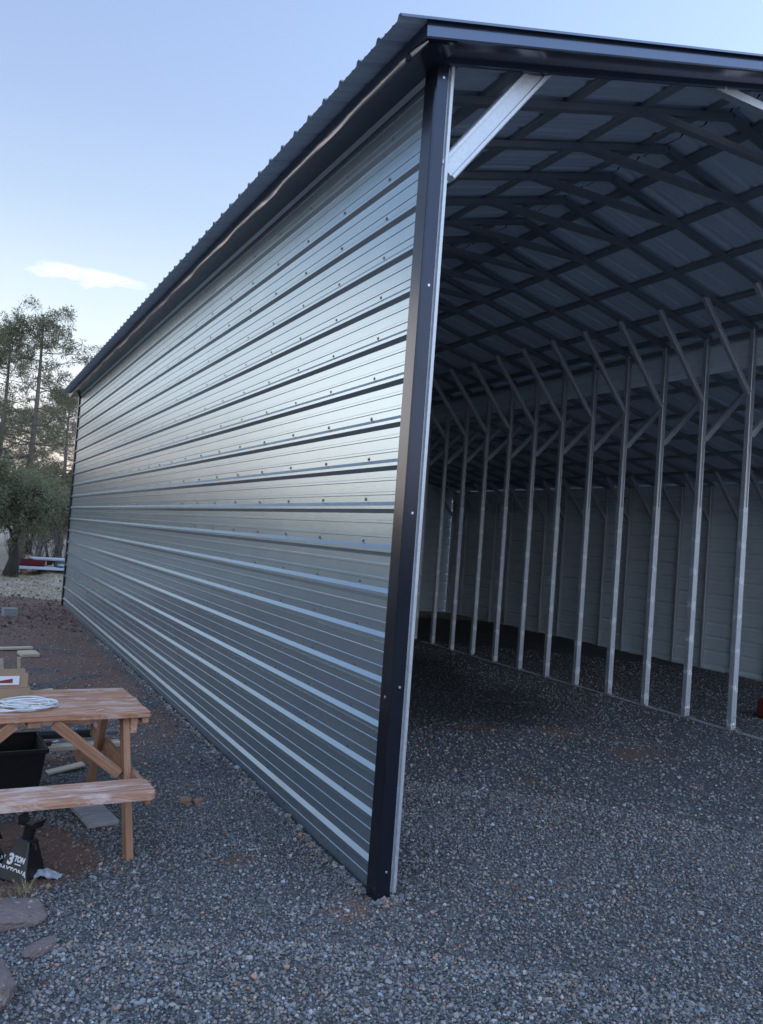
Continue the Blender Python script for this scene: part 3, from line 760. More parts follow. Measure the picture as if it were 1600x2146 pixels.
def pine(x, y, H, crown0, W, label, seed, lean=0.0, dens=1.0, group='pine trees standing beyond the building'):
    random.seed(seed); t = empty('pine_tree', (x, y, float(gz(x, y)))); tag(t, label, 'tree', group)
    m = MB(); n = 12; tr = []
    for i in range(n+1):
        f = i/n; tr.append(Vector((lean*f*H + .05*math.sin(f*5+seed), .05*math.cos(f*4+seed), f*H)))
    r0 = .016*H+.03
    m.tube(tr, [r0*(1-.86*(i/n)**.9)*(1.25 if i == 0 else 1) for i in range(n+1)], 8); m.build('trunk', M['bark'], t)
    def tp(f):
        k = min(int(f*n), n-1); return tr[k].lerp(tr[k+1], f*n-k)
    b = MB(); cent = []; sh = []
    f = crown0
    while f < .985:
        g = (f-crown0)/(1-crown0)
        prof = math.sin(min(1, g*1.35+.28)*math.pi*.62)**.8 * (1.0 if g < .55 else 1.0-.55*((g-.55)/.45)**1.6)
        for k in range(random.choice((2, 3, 3, 4))):
            if g < .75 and random.random() > dens*.82: continue
            a = random.uniform(0, 2*math.pi); Ln = W*prof*random.uniform(.55, 1.12)
            p0 = tp(f); up = random.uniform(-.05, .30) + .35*g
            p1 = p0 + Vector((math.cos(a)*Ln, math.sin(a)*Ln, Ln*up)); pts = bent(p0, p1, -.10*Ln, 4, .04*Ln)
            rb = max(.012, .30*r0*(1-g)*(.5+.5*Ln/W))
            b.tube(pts, [rb*(1-.75*i/4) for i in range(5)], 4, caps=False)
            for q in range(random.choice((3, 4, 5))):
                u = random.uniform(.42, 1.0); base = pts[0].lerp(pts[-1], u); base.z += -.10*Ln*4*u*(1-u)
                sd = Vector((random.uniform(-1, 1), random.uniform(-1, 1), random.uniform(-.15, .7)))*(.34*Ln*(1.15-u*.5)+.12)
                e = base+sd; b.tube([base, base.lerp(e, .5)+Vector((0, 0, -.02)), e], [rb*.35, rb*.25, .006], 3, caps=False)
                for w in range(2):
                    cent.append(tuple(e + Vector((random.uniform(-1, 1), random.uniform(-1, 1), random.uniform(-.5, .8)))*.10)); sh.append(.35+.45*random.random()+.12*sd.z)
            cent.append(tuple(p1)); sh.append(.6)
        f += random.uniform(.020, .042)*8.0/H*(1.0 if g < .75 else .6)
    b.build('limbs', M['bark'], t)
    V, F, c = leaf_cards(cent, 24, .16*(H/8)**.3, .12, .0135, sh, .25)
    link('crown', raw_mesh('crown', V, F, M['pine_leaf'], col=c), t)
    return t
def bushy(name, x, y, H, W, z0, label, seed, mat, lobes=9, per=60, group=None, stems=1, leaf=.07, cat='tree', trunk_r=.12):
    random.seed(seed); t = empty(name, (x, y, float(gz(x, y)))); tag(t, label, cat, group)
    tm = MB(); b = MB(); cent = []; sh = []
    starts = []
    for s in range(stems):
        a = random.uniform(0, 6.28); o = Vector((math.cos(a), math.sin(a), 0))*(.0 if stems == 1 else .12*W)
        top = o*1.6 + Vector((random.uniform(-.1, .1)*W, random.uniform(-.1, .1)*W, z0+(H-z0)*.55))
        pts = bent(o, top, 0, 5, (.018 if stems == 1 else .05)*W); r = trunk_r/(stems**.5)
        tm.tube(pts, [r*(1.3 if i == 0 else 1)*(1-.65*i/5) for i in range(6)], 7); starts.append(pts)
    for l in range(lobes):
        a = l*2.4+random.random(); rr = W*.5*random.uniform(.25, .80); hz = z0+(H-z0)*random.uniform(.18, .88)
        k = 1-.5*abs((hz-z0)/(H-z0)-.4)
        lc = Vector((math.cos(a)*rr*k, math.sin(a)*rr*k, hz)); lr = W*random.uniform(.15, .26)
        st = random.choice(starts); p0 = st[random.choice((2, 3, 4))]
        b.tube(bent(p0, lc, .04*W, 4, .03*W), [trunk_r*.35*(1-.7*i/4) for i in range(5)], 4, caps=False)
        for q in range(per):
            d = Vector((random.gauss(0, 1), random.gauss(0, 1), random.gauss(0, .8))).normalized()*lr*random.uniform(.35, 1.05)
            p = lc+d
            if p.z < z0*.75: continue
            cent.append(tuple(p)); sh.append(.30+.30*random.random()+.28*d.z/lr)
            if q % 6 == 0: b.tube([lc, lc.lerp(p, .5)+Vector((0, 0, .02)), p], [.014, .010, .004], 3, caps=False)
    tm.build('trunk', M['dark_bark'], t); b.build('limbs', M['dark_bark'], t)
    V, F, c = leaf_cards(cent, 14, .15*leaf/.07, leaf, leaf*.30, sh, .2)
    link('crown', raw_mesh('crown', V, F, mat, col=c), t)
    return t
pine(-.05, 26.4, 8.5, .28, 1.85, 'tall open ponderosa pine, the taller of the two slim pines left of the building', 11, .012)
pine(-.95, 27.6, 7.8, .26, 1.65, 'slim ponderosa pine left of the tallest pine, cut by the edge of the picture', 23, .008)
pine(4.75, 42.5, 10.6, .35, 1.6, 'distant pine whose tip shows over the edge of the metal roof', 31)
pine(2.2, 36.5, 7.2, .12, 1.9, 'mid-height bushy pine beside the far corner of the building', 45, dens=1.0)
pine(.9, 39.5, 6.4, .10, 2.0, 'distant pine glowing against the sunset behind the tall pines', 57)
pine(-1.0, 41.5, 6.8, .12, 2.0, 'distant pine half hidden behind the slim left pine', 61)
pine(3.2, 47.0, 6.8, .10, 2.4, 'far pine low behind the corner of the building', 73)
bushy('juniper_tree', -.62, 20.9, 3.3, 3.1, .95, 'broad juniper with a thick dark trunk and low spreading crown', 5, M['juniper_leaf'], 16, 90, 'junipers and scrub beside the building', leaf=.07, trunk_r=.17)
bushy('scrub_oak', .75, 25.0, 3.0, 2.8, .5, 'grey green scrub tree between the juniper and the far wall corner', 8, M['oak_leaf'], 11, 60, 'junipers and scrub beside the building', 3, leaf=.08, trunk_r=.09)
bushy('scrub_oak', 1.75, 29.5, 4.3, 2.6, .8, 'olive scrub oak standing tight against the far wall corner', 14, M['oak_leaf'], 11, 60, 'junipers and scrub beside the building', 2, leaf=.085, trunk_r=.10)
bushy('juniper_tree', .35, 30.5, 3.7, 3.2, .6, 'dark juniper behind the broad one with the thick trunk', 21, M['juniper_leaf'], 11, 60, 'junipers and scrub beside the building', 2, leaf=.09, trunk_r=.12)
bushy('scrub_oak', -1.4, 33.0, 3.6, 3.4, .4, 'rounded scrub tree behind the thick dark trunk at the left edge', 26, M['oak_leaf'], 10, 55, 'junipers and scrub beside the building', 2, leaf=.10, trunk_r=.10)
bushy('juniper_tree', 2.6, 43.0, 3.8, 3.8, .3, 'far dark juniper seen through the gap by the wall corner', 28, M['juniper_leaf'], 10, 55, 'junipers and scrub beside the building', 2, leaf=.11, trunk_r=.12)
# the tree line goes on to the left; the wall mirrors it
for i, (x, y, H, k) in enumerate(((-4.2, 30.0, 5.4, 0), (-6.6, 34.5, 4.2, 1), (-8.2, 29.0, 6.2, 0), (-11.0, 33.0, 4.4, 1), (-13.5, 28.5, 5.6, 0), (-16.5, 31.0, 4.0, 1), (-19.0, 26.0, 5.0, 0), (-22.5, 25.0, 3.8, 1), (-24.5, 20.0, 5.2, 0), (-28.0, 17.5, 4.0, 1))):
    if k == 0: pine(x, y, H, .12, 1.7, 'pine of the tree line left of the slim pines, mirrored in the metal wall', 100+i, group='tree line mirrored in the metal wall')
    else: bushy('juniper_tree', x, y, H, 4.2, .3, 'juniper of the tree line left of the picnic table, mirrored in the wall', 100+i, M['juniper_leaf'], 10, 45, 'tree line mirrored in the metal wall', 2, leaf=.12, trunk_r=.12)
def twig_shrub(x, y, H, W, n, label, seed):
    random.seed(seed); t = empty('bare_shrub', (x, y, float(gz(x, y)))); tag(t, label, 'shrub', 'bare grey shrubs under the trees')
    m = MB()
    for i in range(n):
        a = random.uniform(0, 6.28); L = random.uniform(.5, 1)*H
        e = Vector((math.cos(a)*W*.5*random.random(), math.sin(a)*W*.5*random.random(), L)); pts = bent((random.uniform(-.1, .1), random.uniform(-.1, .1), -.03), e, .05, 4, .06)
        m.tube(pts, [.014, .012, .010, .008, .005], 3, caps=False)
        for q in range(5):
            p = pts[random.choice((1, 2, 3, 4))]; d = Vector((random.uniform(-1, 1), random.uniform(-1, 1), random.uniform(.1, 1)))*.22
            m.tube([p, p+d*.5, p+d], [.007, .005, .003], 3, caps=False)
    m.build('stems', M['bark'], t)
twig_shrub(.25, 23.6, 1.5, 1.3, 26, 'tangle of bare grey stems behind the pale metal sheets', 3)
twig_shrub(.95, 24.2, 1.7, 1.2, 26, 'bare grey shrub between the pale metal sheets and the wall corner', 4)
twig_shrub(-.25, 24.8, 1.2, 1.1, 20, 'low bare shrub just right of the thick dark trunk', 6)
# far-off wood that reads as one dark band
def far_wood():
    cent = []; sh = []
    for a in np.radians(np.arange(-180, 180, .7)):
        back = abs(math.degrees(a)-30) > 100
        d = rng.uniform(48, 80) if back else rng.uniform(75, 125); x, y = -2+d*math.sin(a), -3.7+d*math.cos(a); h = rng.uniform(2.5, 5) if back else rng.uniform(2.5, 6.0)
        for k in range(26):
            u = rng.uniform(0, 1); w = 1.7*(1-.75*u)
            cent.append((x+rng.normal(0, w), y+rng.normal(0, w), float(gz(x, y))+.2+u*h)); sh.append(.25+.4*rng.random())
    V, F, c = leaf_cards(cent, 7, .55, .75, .22, sh, .2)
    o = link('far_wood', raw_mesh('far_wood', V, F, M['juniper_leaf'], col=c)); tag(o, 'dark band of far-off pine wood along the horizon', 'wood', kind='stuff')
far_wood()

# ------------------------------------------------------------------ grass
def blades(spots, name, label, parent=None):
    V = []; F = []
    for x, y, r, n, h in spots:
        for i in range(n):
            a = random.uniform(0, 6.28); rr = r*random.random()**.7; px, py = x+rr*math.cos(a), y+rr*math.sin(a)
            d = Vector((random.gauss(0, .45), random.gauss(0, .45), 1)).normalized()*h*random.uniform(.4, 1.1)
            s = Vector((math.cos(a+1.5), math.sin(a+1.5), 0))*.0016*(h/.1)**.5
            b = Vector((px, py, float(gz(px, py)))); m = b+d*.55; e = b+d+Vector((d.x, d.y, -.4*d.z))*.35; k = len(V)
            V += [b-s, b+s, m+s*.7, m-s*.7, e]; F += [(k, k+1, k+2, k+2), (k+3, k+2, k+4, k+4)]
            F[-2] = (k, k+1, k+2, k+3); F[-1] = (k+3, k+2, k+4, k+4)
    tris = [(a, b, c) for a, b, c, d in F] + [(a, c, d) for a, b, c, d in F if d != c]
    o = link(name, raw_mesh(name, np.array([tuple(v) for v in V]), np.array(tris), M['straw'])); return o
random.seed(12)
o = blades([(-1.60, .47, .05, 60, .10), (-1.70, .50, .10, 40, .06), (-1.55, .56, .12, 22, .05), (-1.30, .95, .2, 12, .07)], 'dry_grass', ''); tag(o, 'wispy dry grass on the bare dirt under the picnic bench', 'grass', kind='stuff')
sp = []
for i in range(420):
    x, y = random.uniform(-4, 3.2), random.uniform(14.6, 23)
    if float(grass_mask(x, y)) > .4 and not (x > -.1 and y < 14.2): sp.append((x, y, .22, 26, random.uniform(.10, .2)))
o = blades(sp, 'pale_grass', ''); tag(o, 'pale dry grass strip beyond the far end of the building', 'grass', kind='stuff')

# ------------------------------------------------------------------ picnic table
TB = (-.955, 1.03, -.14)
T = empty('picnic_table', TB, R(182.5)); tag(T, 'small reddish stained picnic table with attached benches', 'picnic table')
def P(a, b, z): return Vector((a, -b, z))
def plank_mesh(name, L, w, h, mat, bev=.005, round_end=0.0):
    m = MB(); m.box((0, 0, 0), (L, w, h), bev=bev); return m.mesh(name, mat)
LEN = 1.22
for i in range(5):
    me = plank_mesh('top_plank', LEN + random.uniform(-.006, .006), .1335, .036, M['red_wood'], .004)
    link('top_plank', me, T, P(LEN/2, .070+.1405*i, .722+random.uniform(-.0015, .0015)), random.uniform(-.002, .002))
def bench(b0, b1, label=None):
    w = b1-b0; r = .045; L = LEN-.06; pr = []
    for cx, cy, a0 in ((-L/2+r, -w/2+r, 180), (L/2-r, -w/2+r, 270), (L/2-r, w/2-r, 0), (-L/2+r, w/2-r, 90)):
        for k in range(5): a = R(a0+22.5*k); pr.append((cx+r*math.cos(a), cy+r*math.sin(a)))
    m = MB(); h = .040
    inner = [(x*(1-.008), y*(1-.04)) for x, y in pr]
    n = len(pr); vs = [(x, y, -h/2) for x, y in pr] + [(x, y, h/2-.007) for x, y in pr] + [(x, y, h/2) for x, y in inner]
    m.add(vs, [tuple(range(n))[::-1], tuple(range(2*n, 3*n))] + [(i, (i+1) % n, n+(i+1) % n, n+i) for i in range(n)] + [(n+i, n+(i+1) % n, 2*n+(i+1) % n, 2*n+i) for i in range(n)])
    return m.build('bench_seat', M['bench_wood'], T, P(LEN/2+.03+.03, (b0+b1)/2, .45))
bench(-.585, -.345); bench(1.045, 1.285)
def stick(name, pa, pb, w, d, mat, axis_b=True):
    """a length of timber as its own object, local X along the grain"""
    pa, pb = P(*pa), P(*pb); t = (pb-pa); L = t.length; t.normalize()
    side = Vector((1, 0, 0)) if abs(t.x) < .6 else Vector((0, 1, 0))
    side = (side - t*side.dot(t)).normalized(); up = t.cross(side)
    m = MB(); m.box((0, 0, 0), (L, w, d), bev=.003)
    o = m.build(name, mat, T); o.matrix_local = Matrix(((t.x, side.x, up.x, (pa.x+pb.x)/2), (t.y, side.y, up.y, (pa.y+pb.y)/2), (t.z, side.z, up.z, (pa.z+pb.z)/2), (0, 0, 0, 1))); return o
for a in (.118, LEN-.118):
    o = 1 if a < .5 else -1
    stick('leg', (a, -.235, -.02), (a, .115, .702), .038, .086, M['leg_wood'])
    stick('leg', (a, .935, -.02), (a, .585, .702), .038, .086, M['leg_wood'])
    stick('top_cleat', (a-.039*o, .03, .656), (a-.039*o, .67, .656), .038, .088, M['red_wood'])
    stick('bench_support', (a-.034*o, -.40, .385), (a-.034*o, 1.12, .385), .030, .088, M['leg_wood'])
    stick('end_batten', (a-.098*o, .02, .686), (a-.098*o, .68, .686), .036, .036, M['red_wood'])
    stick('brace', (.61-.10*o, .04, .690), (a+.035*o, -.02, .40), .038, .058, M['leg_wood'])
stick('center_batten', (.61, .02, .686), (.61, .68, .686), .075, .036, M['leg_wood'])

# ------------------------------------------------------------------ things on the table
bx = empty('cardboard_box', (-1.80, 1.56, .60), R(4)); tag(bx, 'open brown cardboard box with upright flaps on the picnic table', 'box')
m = MB(); W_, Dp, Hh = .44, .30, .068
for c, d in (((0, -Dp/2, Hh/2), (W_, .005, Hh)), ((0, Dp/2, Hh/2), (W_, .005, Hh)), ((-W_/2, 0, Hh/2), (.005, Dp-.006, Hh)), ((W_/2, 0, Hh/2), (.005, Dp-.006, Hh)), ((0, 0, .004), (W_-.006, Dp-.006, .005))): m.box(c, d)
m.build('carton', M['cardboard'], bx)
def flap(loc, w, h, tilt, yaw=0):
    m = MB(); m.box((0, 0, h/2), (w, .004, h)); m.build('flap', M['cardboard'], bx, loc, rot=(tilt, 0, yaw))
flap((-.005, -Dp/2+.001, Hh+.003), W_-.02, .082, R(-6)); flap((.03, Dp/2-.001, Hh+.003), W_-.03, .055, R(-12), R(2)); 
m = MB(); m.box((0, 0, 0), (.36, .0015, .050)); lb = m.build('label', M['paper'], bx, (-.022, -Dp/2-.0065, Hh+.046), rot=(R(-6), 0, 0))
m = MB(); m.prism([(-.012, -.014), (.145, -.014), (.145, .010)], (0, -.0012, 0), (0, -.0024, 0), (1, 0, 0), (0, 0, 1)); m.build('red_print', M['red_print'], lb)
def cable():
    random.seed(4); pts = []
    for loop in range(10):
        rx, ry = random.uniform(.09, .20), random.uniform(.05, .13); cx, cy = random.uniform(-.09, .07), random.uniform(-.08, .08); a0 = random.uniform(0, .6)
        for k in range(26):
            a = 2*math.pi*k/26; f = k/26
            pts.append((cx, cy, rx, ry, a, .006+.0022*loop+.006*math.sin(a*2+loop*1.7)))
    out = []; S_ = 6
    for i in range(len(pts)):
        seg = pts[max(0, i-S_):i+S_+1]; n = len(seg)
        cx = sum(p[0] for p in seg)/n; cy = sum(p[1] for p in seg)/n; rx = sum(p[2] for p in seg)/n; ry = sum(p[3] for p in seg)/n
        a = pts[i][4]; out.append((cx+rx*math.cos(a)+.012*math.sin(3*a+i*.05), cy+ry*math.sin(a)+.008*math.cos(2*a+i*.07), pts[i][5]))
    m = MB(); m.tube(out, .0042, 5); o = m.build('cable_coil', M['cable'], None, (-1.615, 1.205, .602), R(-4)); tag(o, 'loose coil of white cable on the picnic table before the box', 'cable')
cable()
m = MB(); m.add([(0, 0, 0), (.045, .004, .002), (.024, -.020, .003), (0, 0, .0012), (.045, .004, .0032), (.024, -.020, .0042)], [(0, 2, 1), (3, 4, 5), (0, 1, 4, 3), (1, 2, 5, 4), (2, 0, 3, 5)])
o = m.build('paper_scrap', M['paper'], None, (-1.245, 1.085, .603)); tag(o, 'tiny white triangular paper scrap alone on the table planks', 'paper')

# ------------------------------------------------------------------ under and behind the table
def loose(name, label, cat, c, d, mat, rz=0, rx=0, ry=0, bev=.004, group=None):
    m = MB(); m.box((0, 0, 0), d, bev=bev); o = m.build(name, mat, None, c, rot=(rx, ry, rz)); tag(o, label, cat, group); return o
tote = empty('storage_tote', (-1.73, 1.92, float(gz(-1.73, 1.92))-.005), R(3)); tag(tote, 'black plastic tote in the shade under the picnic table', 'tote')
m = MB(); hw, hd = .30, .22; V = []
for z, k in ((0, .88), (.35, 1.0), (.35, .965), (.02, .85)):
    V += [(-hw*k, -hd*k, z), (hw*k, -hd*k, z), (hw*k, hd*k, z), (-hw*k, hd*k, z)]
F = [(3, 2, 1, 0)]
for r in range(3):
    for i in range(4): j = (i+1) % 4; F.append((4*r+i, 4*r+j, 4*r+4+j, 4*r+4+i))
F.append((12, 13, 14, 15)); m.add(V, F); m.build('tub', M['black_plastic'], tote)
m = MB()
for c, d in (((0, -hd-.006, .352), (2*hw+.03, .018, .026)), ((0, hd+.006, .352), (2*hw+.03, .018, .026)), ((-hw-.006, 0, .352), (.018, 2*hd-.006, .026)), ((hw+.006, 0, .352), (.018, 2*hd-.006, .026))): m.box(c, d, bev=.003)
m.build('rim', M['black_plastic'], tote)
g0 = lambda x, y: float(gz(x, y))
loose('lumber_plank', 'long pale plank lying behind the table under the black tube', 'plank', (-1.42, 2.62, -.005), (1.25, .09, .036), M['pale_wood'], R(6))
for x in (-1.75, -1.05): loose('timber_block', 'dark timber block holding up the %s end of the pale plank' % ('left' if x < -1.4 else 'right'), 'block', (x, 2.62+.1*(x+1.42), -.078), (.09, .16, .105), M['leg_wood'], R(6))
p = empty('foam_tube', (-1.32, 2.70, .072), R(1.5)); tag(p, 'black foam covered tube with a bare grey end lying on the plank', 'tube')
m = MB(); m.tube([(-.62, 0, 0), (.36, 0, 0)], .030, 12); m.build('foam_sleeve', M['black'], p)
m = MB(); m.tube([(-.65, 0, 0), (.50, 0, 0)], .021, 12); m.build('inner_tube', M['grey_metal'], p)
p = empty('red_bar', (-1.55, 2.585, .034), R(7)); tag(p, 'dark red steel bar with a hooked end on the pale plank', 'bar')
m = MB(); m.box((0, 0, 0), (.52, .034, .034), bev=.006); m.build('bar', M['red_paint'], p)
m = MB(); m.tube([(.26, 0, .0), (.31, 0, .012), (.33, 0, .0)], .009, 6); m.build('hook', M['grey_metal'], p)
p = loose('splintered_board', 'short splintered pale board on the gravel behind the black tote', 'board', (-1.20, 2.45, g0(-1.2, 2.45)+.022), (.26, .075, .016), M['pale_wood'], R(14), R(4), R(-7))
loose('grey_board', 'weathered grey board lying on the dirt under the bench', 'board', (-1.165, 1.555, g0(-1.165, 1.555)+.03), (.185, .52, .034), M['grey_wood'], R(12), R(3), R(2), .006)
loose('concrete_block', 'small grey concrete block on red dirt near the far wall end', 'block', (-1.08, 11.9, g0(-1.08, 11.9)+.06), (.24, .2, .15), M['concrete'], R(8), 0, 0, .008)
loose('pale_board', 'thin pale board flat on the gravel beyond the table, farthest of the scraps', 'board', (-1.20, 8.1, g0(-1.2, 8.1)+.025), (.42, .10, .03), M['pale_wood'], R(12))
loose('pale_block', 'squarish pale wood offcut on the gravel behind the upright stakes', 'board', (-1.08, 7.6, g0(-1.08, 7.6)+.03), (.22, .24, .04), M['pale_wood'], R(10), R(3))
for i, (x, y, h) in enumerate(((-1.455, 6.2, .20), (-1.275, 6.3, .20), (-1.50, 6.9, .22))):
    loose('wood_stake', ('pale stake upright behind the cardboard box, left of its twin', 'pale stake upright behind the right corner of the cardboard box', 'pale stake at the left edge beyond the cardboard box')[i], 'stake', (x, y, g0(x, y)+h/2-.01), (.032, .022, h), M['pale_wood'], R(10), R(3), R(-6), .002)
loose('pale_offcut', 'bright pale offcut with a slanted end behind the right corner of the box', 'board', (-1.235, 4.45, .03), (.30, .09, .022), M['pale_wood'], R(16), R(6), R(-4))
cp = empty('grey_dome', (-1.27, 4.22, g0(-1.27, 4.22))); tag(cp, 'grey dome shaped cap on the gravel behind the box', 'cap')
m = MB(); m.lathe([(.085, 0), (.085, .035), (.070, .04)], (0, 0, 0), 14); m.build('rim', M['black_plastic'], cp)
m = MB(); m.lathe([(.068, .0405), (.055, .085), (.04, .105), (.01, .108)], (0, 0, 0), 14); m.build('dome', M['white_metal'], cp)
loose('timber_beam', 'dark timber beam on the gravel under the grey cap', 'beam', (-1.45, 4.35, g0(-1.45, 4.35)+.03), (.50, .10, .07), M['leg_wood'], R(6))

def text_mesh(name, s, size, mat, bold=0.0, sx=1.0):
    cu = bpy.data.curves.new(name, 'FONT'); cu.body = s; cu.size = size; cu.extrude = .0004; cu.align_x = 'CENTER'; cu.align_y = 'CENTER'; cu.offset = bold
    o = bpy.data.objects.new('tmp_text', cu); COL.objects.link(o); dg = bpy.context.evaluated_depsgraph_get(); dg.update()
    me = bpy.data.meshes.new_from_object(o.evaluated_get(dg)); me.name = name; bpy.data.objects.remove(o); bpy.data.curves.remove(cu)
    for v in me.vertices: v.co.x *= sx
    me.materials.clear(); me.materials.append(mat); return me
def jack_stand(x, y, rz, label, tilt=(0, 0)):
    z = g0(x, y); s = empty('jack_stand', (x, y, z), rz); s.rotation_euler = (tilt[0], tilt[1], rz); tag(s, label, 'jack stand', 'black jack stands under the bench')
    b, t, H = .094, .038, .190; m = MB()
    V = []; F = []
    prof = [(b, .0), (b*.985, .012), (t, H), (t*.82, H+.006)]
    ch = .10
    for r, zz in prof:
        c = r*.16
        V += [(-r+c, -r, zz), (r-c, -r, zz), (r, -r+c, zz), (r, r-c, zz), (r-c, r, zz), (-r+c, r, zz), (-r, r-c, zz), (-r, -r+c, zz)]
    for k in range(len(prof)-1):
        for i in range(8): j = (i+1) % 8; F.append((8*k+i, 8*k+j, 8*k+8+j, 8*k+8+i))
    F += [tuple(range(8))[::-1], tuple(8*(len(prof)-1)+i for i in range(8))]
    m.add(V, F); m.build('body', M['black'], s)
    m = MB(); m.box((0, 0, H+.032), (.046, .040, .075), bev=.006)
    for k in range(4): m.box((.025, 0, H+.018+.014*k), (.008, .03, .006))
    m.build('ratchet_post', M['black'], s)
    m = MB(); m.prism([(-.052, .0), (.052, .0), (.060, .040), (.046, .034), (.030, .014), (-.030, .014), (-.046, .034), (-.060, .040)], (0, -.030, H+.070), (0, .030, H+.070), (1, 0, 0), (0, 0, 1)); m.build('saddle', M['black'], s)
    m = MB(); m.tube([(.03, -.02, H-.01), (.075, -.03, H+.0), (.085, -.03, H-.055)], .006, 6); m.build('release_handle', M['black'], s)
    m = MB()
    for k in range(4):
        sx, sy = ((-1, -1), (1, -1), (1, 1), (-1, 1))[k]; m.box((sx*b*.94, sy*b*.94, .004), (.03, .03, .01), bev=.002)
    m.build('feet', M['black'], s)
    sl = math.atan2(b-t, H)                                     # the face leans back by this angle
    def on_face(u, h): return Vector((u, -(b-(b-t)*h/H)-.0012, h))
    rot = (math.pi/2-sl, 0, 0)
    for nm, tx, sz, u, h, bo, sx in (('lettering', '3', .068, -.026, .100, .0032, 1.0), ('lettering', 'TON', .034, .024, .109, .0022, .80), ('lettering', 'DAYTONA', .036, .0, .055, .0011, .98)):
        me = text_mesh(nm, tx, sz, M['white_print'], bo, sx); link(nm, me, s, on_face(u, h), rot=rot)
    m = MB(); m.box((0, 0, 0), (.036, .006, .0008)); o = m.build('lettering', M['white_print'], s, on_face(.022, .087), rot=rot)
    return s
jack_stand(-1.597, .790, R(-43), 'black jack stand with its full white print in view, nearest the grass tuft', (R(-3), R(6)))
jack_stand(-1.745, .93, R(18), 'black jack stand with its white print half cut off by the picture edge', (R(-4), R(-12)))
def film(x, y):
    random.seed(9); m = MB(); n = 7; V = []; F = []
    for i in range(n):
        for j in range(n): V.append(((i/(n-1)-.5)*.13, (j/(n-1)-.5)*.08, max(0, .035*math.exp(-((i-2)**2+(j-3)**2)/6)+random.uniform(-.008, .014))))
    for i in range(n-1):
        for j in range(n-1): a = i*n+j; F.append((a, a+n, a+n+1, a+1))
    m.add(V, F); m.add([(vx, vy, vz-.001) for vx, vy, vz in V], [f[::-1] for f in F])
    o = m.build('plastic_film', M['film'], None, (x, y, g0(x, y)+.008), R(-35)); tag(o, 'crinkled clear plastic film beside the foot of the jack stand', 'plastic film')
film(-1.47, .72)
def rock(name, x, y, d, label, seed, sink=.35, cat='rock', mat=None, rz=0, sub=4, rough=.22, group=None):
    import bmesh
    bm = bmesh.new(); bmesh.ops.create_icosphere(bm, subdivisions=sub, radius=1)
    o3 = Vector((seed*3.1, seed*1.7, seed*.9))
    for v in bm.verts:
        p = v.co.copy(); k = 1 + rough*mnoise.fractal(p*1.1+o3, 1.0, 2.0, 5) + .10*mnoise.noise(p*3+o3)
        q = p*k; q = Vector(tuple(math.copysign(abs(c)**.8, c) for c in q)); v.co = Vector((q.x*d[0]/2, q.y*d[1]/2, q.z*d[2]/2))
    me = bpy.data.meshes.new(name); bm.to_mesh(me); bm.free(); me.materials.append(mat or M['rock'])
    o = link(name, me, None, (x, y, g0(x, y)+d[2]*(.5-sink)), rz); tag(o, label, cat, group); return o
def rock_mat():
    t = NT('flat_lichen_rock'); v = t.coord('Object'); n = t.noise(v, 6, 6, .65); l = t.noise(v, 20, 4, .7); f = t.noise(v, 55, 3, .6)
    c = t.mix(n, (.135, .105, .100), (.25, .20, .19)); c = t.mix(t.ramp(l, [(.62, 0.0), (.68, .8)]), c, (.40, .46, .42)); c = t.mix(t.ramp(f, [(.66, 0.0), (.72, .8)]), c, (.46, .44, .42))
    t.set(c, .95, 0.0); t.bump(t.math('ADD', n, f), .7, .02); return t.m
M['lichen'] = rock_mat()
rock('flat_rock', -1.765, .235, (.42, .26, .10), 'flat brown rock speckled with lichen beside the dry grass tuft', 2, .30, mat=M['lichen'], rz=R(-8))
rock('brown_rock', -1.81, -.38, (.22, .28, .17), 'reddish brown rock at the left edge, nearest the camera', 5, .32, mat=M['lichen'], rz=R(10))
rock('stone_chunk', -1.585, -.115, (.16, .072, .055), 'elongated grey stone with a pitted pale end near the brown rock', 9, .22, mat=M['lichen'], rz=R(38), rough=.25)
rock('clay_clod', -.555, 1.60, (.085, .07, .055), 'tan clay clod on the gravel right of the bench, left of the pair', 11, .25, mat=simple('tan_clay', (.30, .185, .125), .95, 0, .25, 12, .6, 40), sub=3, group='two tan clods by the bench')
rock('clay_clod', -.475, 1.57, (.07, .06, .045), 'tan clay clod on the gravel right of the bench, right of the pair', 13, .25, mat=bpy.data.materials['tan_clay'], sub=3, group='two tan clods by the bench')

# ------------------------------------------------------------------ fuel can at the right edge
fc = empty('fuel_can', (6.50, 2.62, g0(6.50, 2.62)), R(12)); tag(fc, 'red plastic fuel can with a white cap and spout inside the building', 'fuel can')
m = MB(); m.box((0, 0, .115), (.36, .20, .23), bev=.03)
for s_ in (-1, 1): m.box((0, s_*.101, .115), (.22, .006, .12), bev=.002)
m.build('body', M['red_paint'], fc)
m = MB(); m.tube([(-.03, 0, .225), (-.02, 0, .285), (.05, 0, .295), (.12, 0, .285), (.14, 0, .225)], .014, 8); m.build('handle', M['red_paint'], fc)
m = MB(); m.lathe([(.034, .225), (.034, .262), (.026, .266), (.020, .30), (.016, .305)], (-.135, 0, 0), 14); m.build('cap', M['white_metal'], fc)

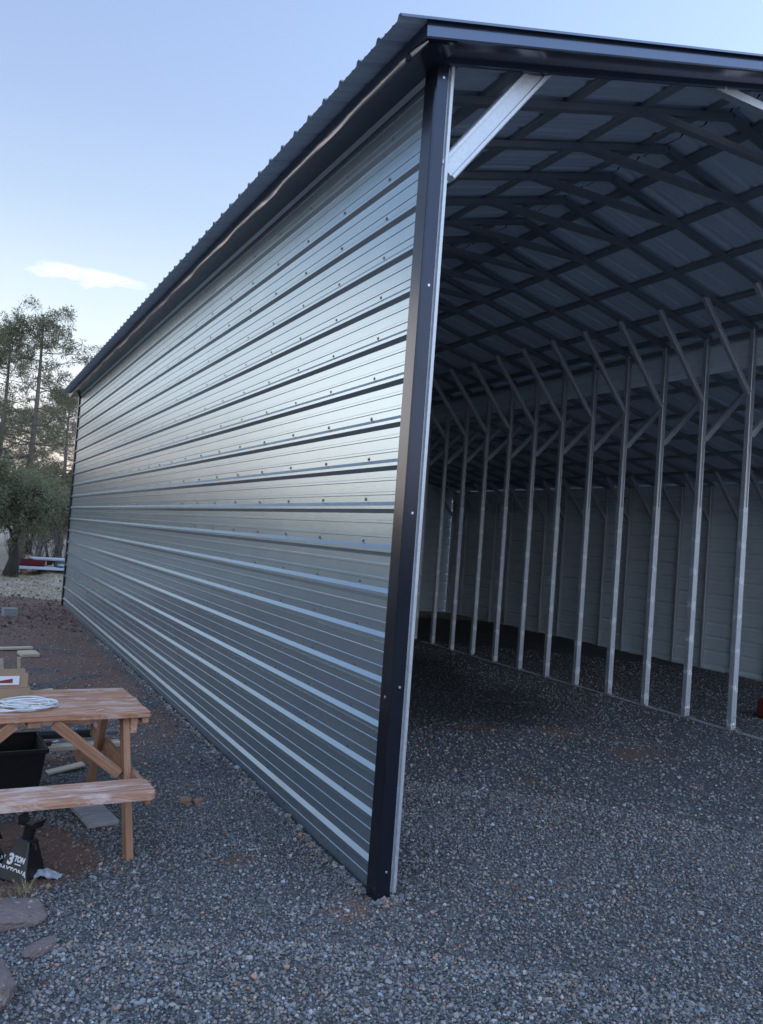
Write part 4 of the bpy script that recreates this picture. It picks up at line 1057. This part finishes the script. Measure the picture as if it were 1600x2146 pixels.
# ------------------------------------------------------------------ far end: metal sheets and a red cart
def sheets(x, y, z, L, W, n, mat, label, rz=0):
    t = empty('sheet_stack', (x, y, z), rz); tag(t, label, 'sheet metal', 'bundles of roofing sheet beyond the building')
    for i in range(n):
        m = MB(); pr = []
        for k in range(9): pr += [(-W/2+W*k/8-.03, 0), (-W/2+W*k/8-.012, .018), (-W/2+W*k/8+.012, .018), (-W/2+W*k/8+.03, 0)]
        pr = pr + [(u, v-.003) for u, v in pr[::-1]]
        dx = random.uniform(-.03, .03); m.prism(pr, (-L/2+dx, random.uniform(-.02, .02), .014*i), (L/2+dx, 0, .014*i), (0, 1, 0), (0, 0, 1)); m.build('sheet', mat, t)
gy = g0(.6, 22.3)
sheets(.70, 22.2, gy+.10, 2.5, .9, 3, M['white_metal'], 'white roofing sheets lying low on blocks beyond the far wall end', R(2))
for x in (-.2, 1.4): loose('spacer_block', 'timber spacer carrying the %s end of the white roofing sheets' % ('left' if x < 0 else 'right'), 'block', (x, 22.2, gy+.045), (.12, .95, .10), M['leg_wood'], R(2), group='spacer blocks under the roofing sheets')
sheets(1.05, 23.0, gy+.34, 2.0, .8, 3, M['white_metal'], 'raised grey white roofing sheets behind the blue ones', R(1))
sheets(1.25, 22.55, gy+.20, 1.0, .7, 3, M['blue_metal'], 'pale blue roofing sheets between the white bundles', R(1))
for x in (.35, 1.75): loose('spacer_block', 'tall timber block under the %s end of the raised sheets' % ('left' if x < 1 else 'right'), 'block', (x, 23.0, gy+.165), (.12, .8, .34), M['leg_wood'], R(1), group='spacer blocks under the roofing sheets')
ct = empty('garden_cart', (.05, 22.65, gy), R(3)); tag(ct, 'low red garden cart behind the white sheets, right of the thick trunk', 'cart')
m = MB(); V = []
for z, k in ((.14, .85), (.34, 1.0), (.34, .95), (.16, .82)): V += [(-.36*k, -.22*k, z), (.36*k, -.22*k, z), (.36*k, .22*k, z), (-.36*k, .22*k, z)]
m.add(V, F_ := [(3, 2, 1, 0)] + [(4*r+i, 4*r+(i+1) % 4, 4*r+4+(i+1) % 4, 4*r+4+i) for r in range(3) for i in range(4)] + [(12, 13, 14, 15)]); m.build('tray', M['red_paint'], ct)
for sx in (-.25, .25):
    for sy in (-.22, .22):
        m = MB(); m.tube([(sx, sy-.025, .09), (sx, sy+.025, .09)], .09, 12); m.build('wheel', M['rubber'], ct)
m = MB(); m.tube([(.34, 0, .16), (.55, 0, .22), (.62, 0, .30)], .012, 6); m.tube([(.62, -.08, .30), (.62, .08, .30)], .012, 6); m.build('handle', M['red_paint'], ct)
o = loose('canvas_bundle', 'tan canvas bundle between the thick trunk and the red cart', 'bundle', (-.42, 22.75, gy+.15), (.24, .3, .28), M['tan_canvas'], R(5), 0, 0, .05)
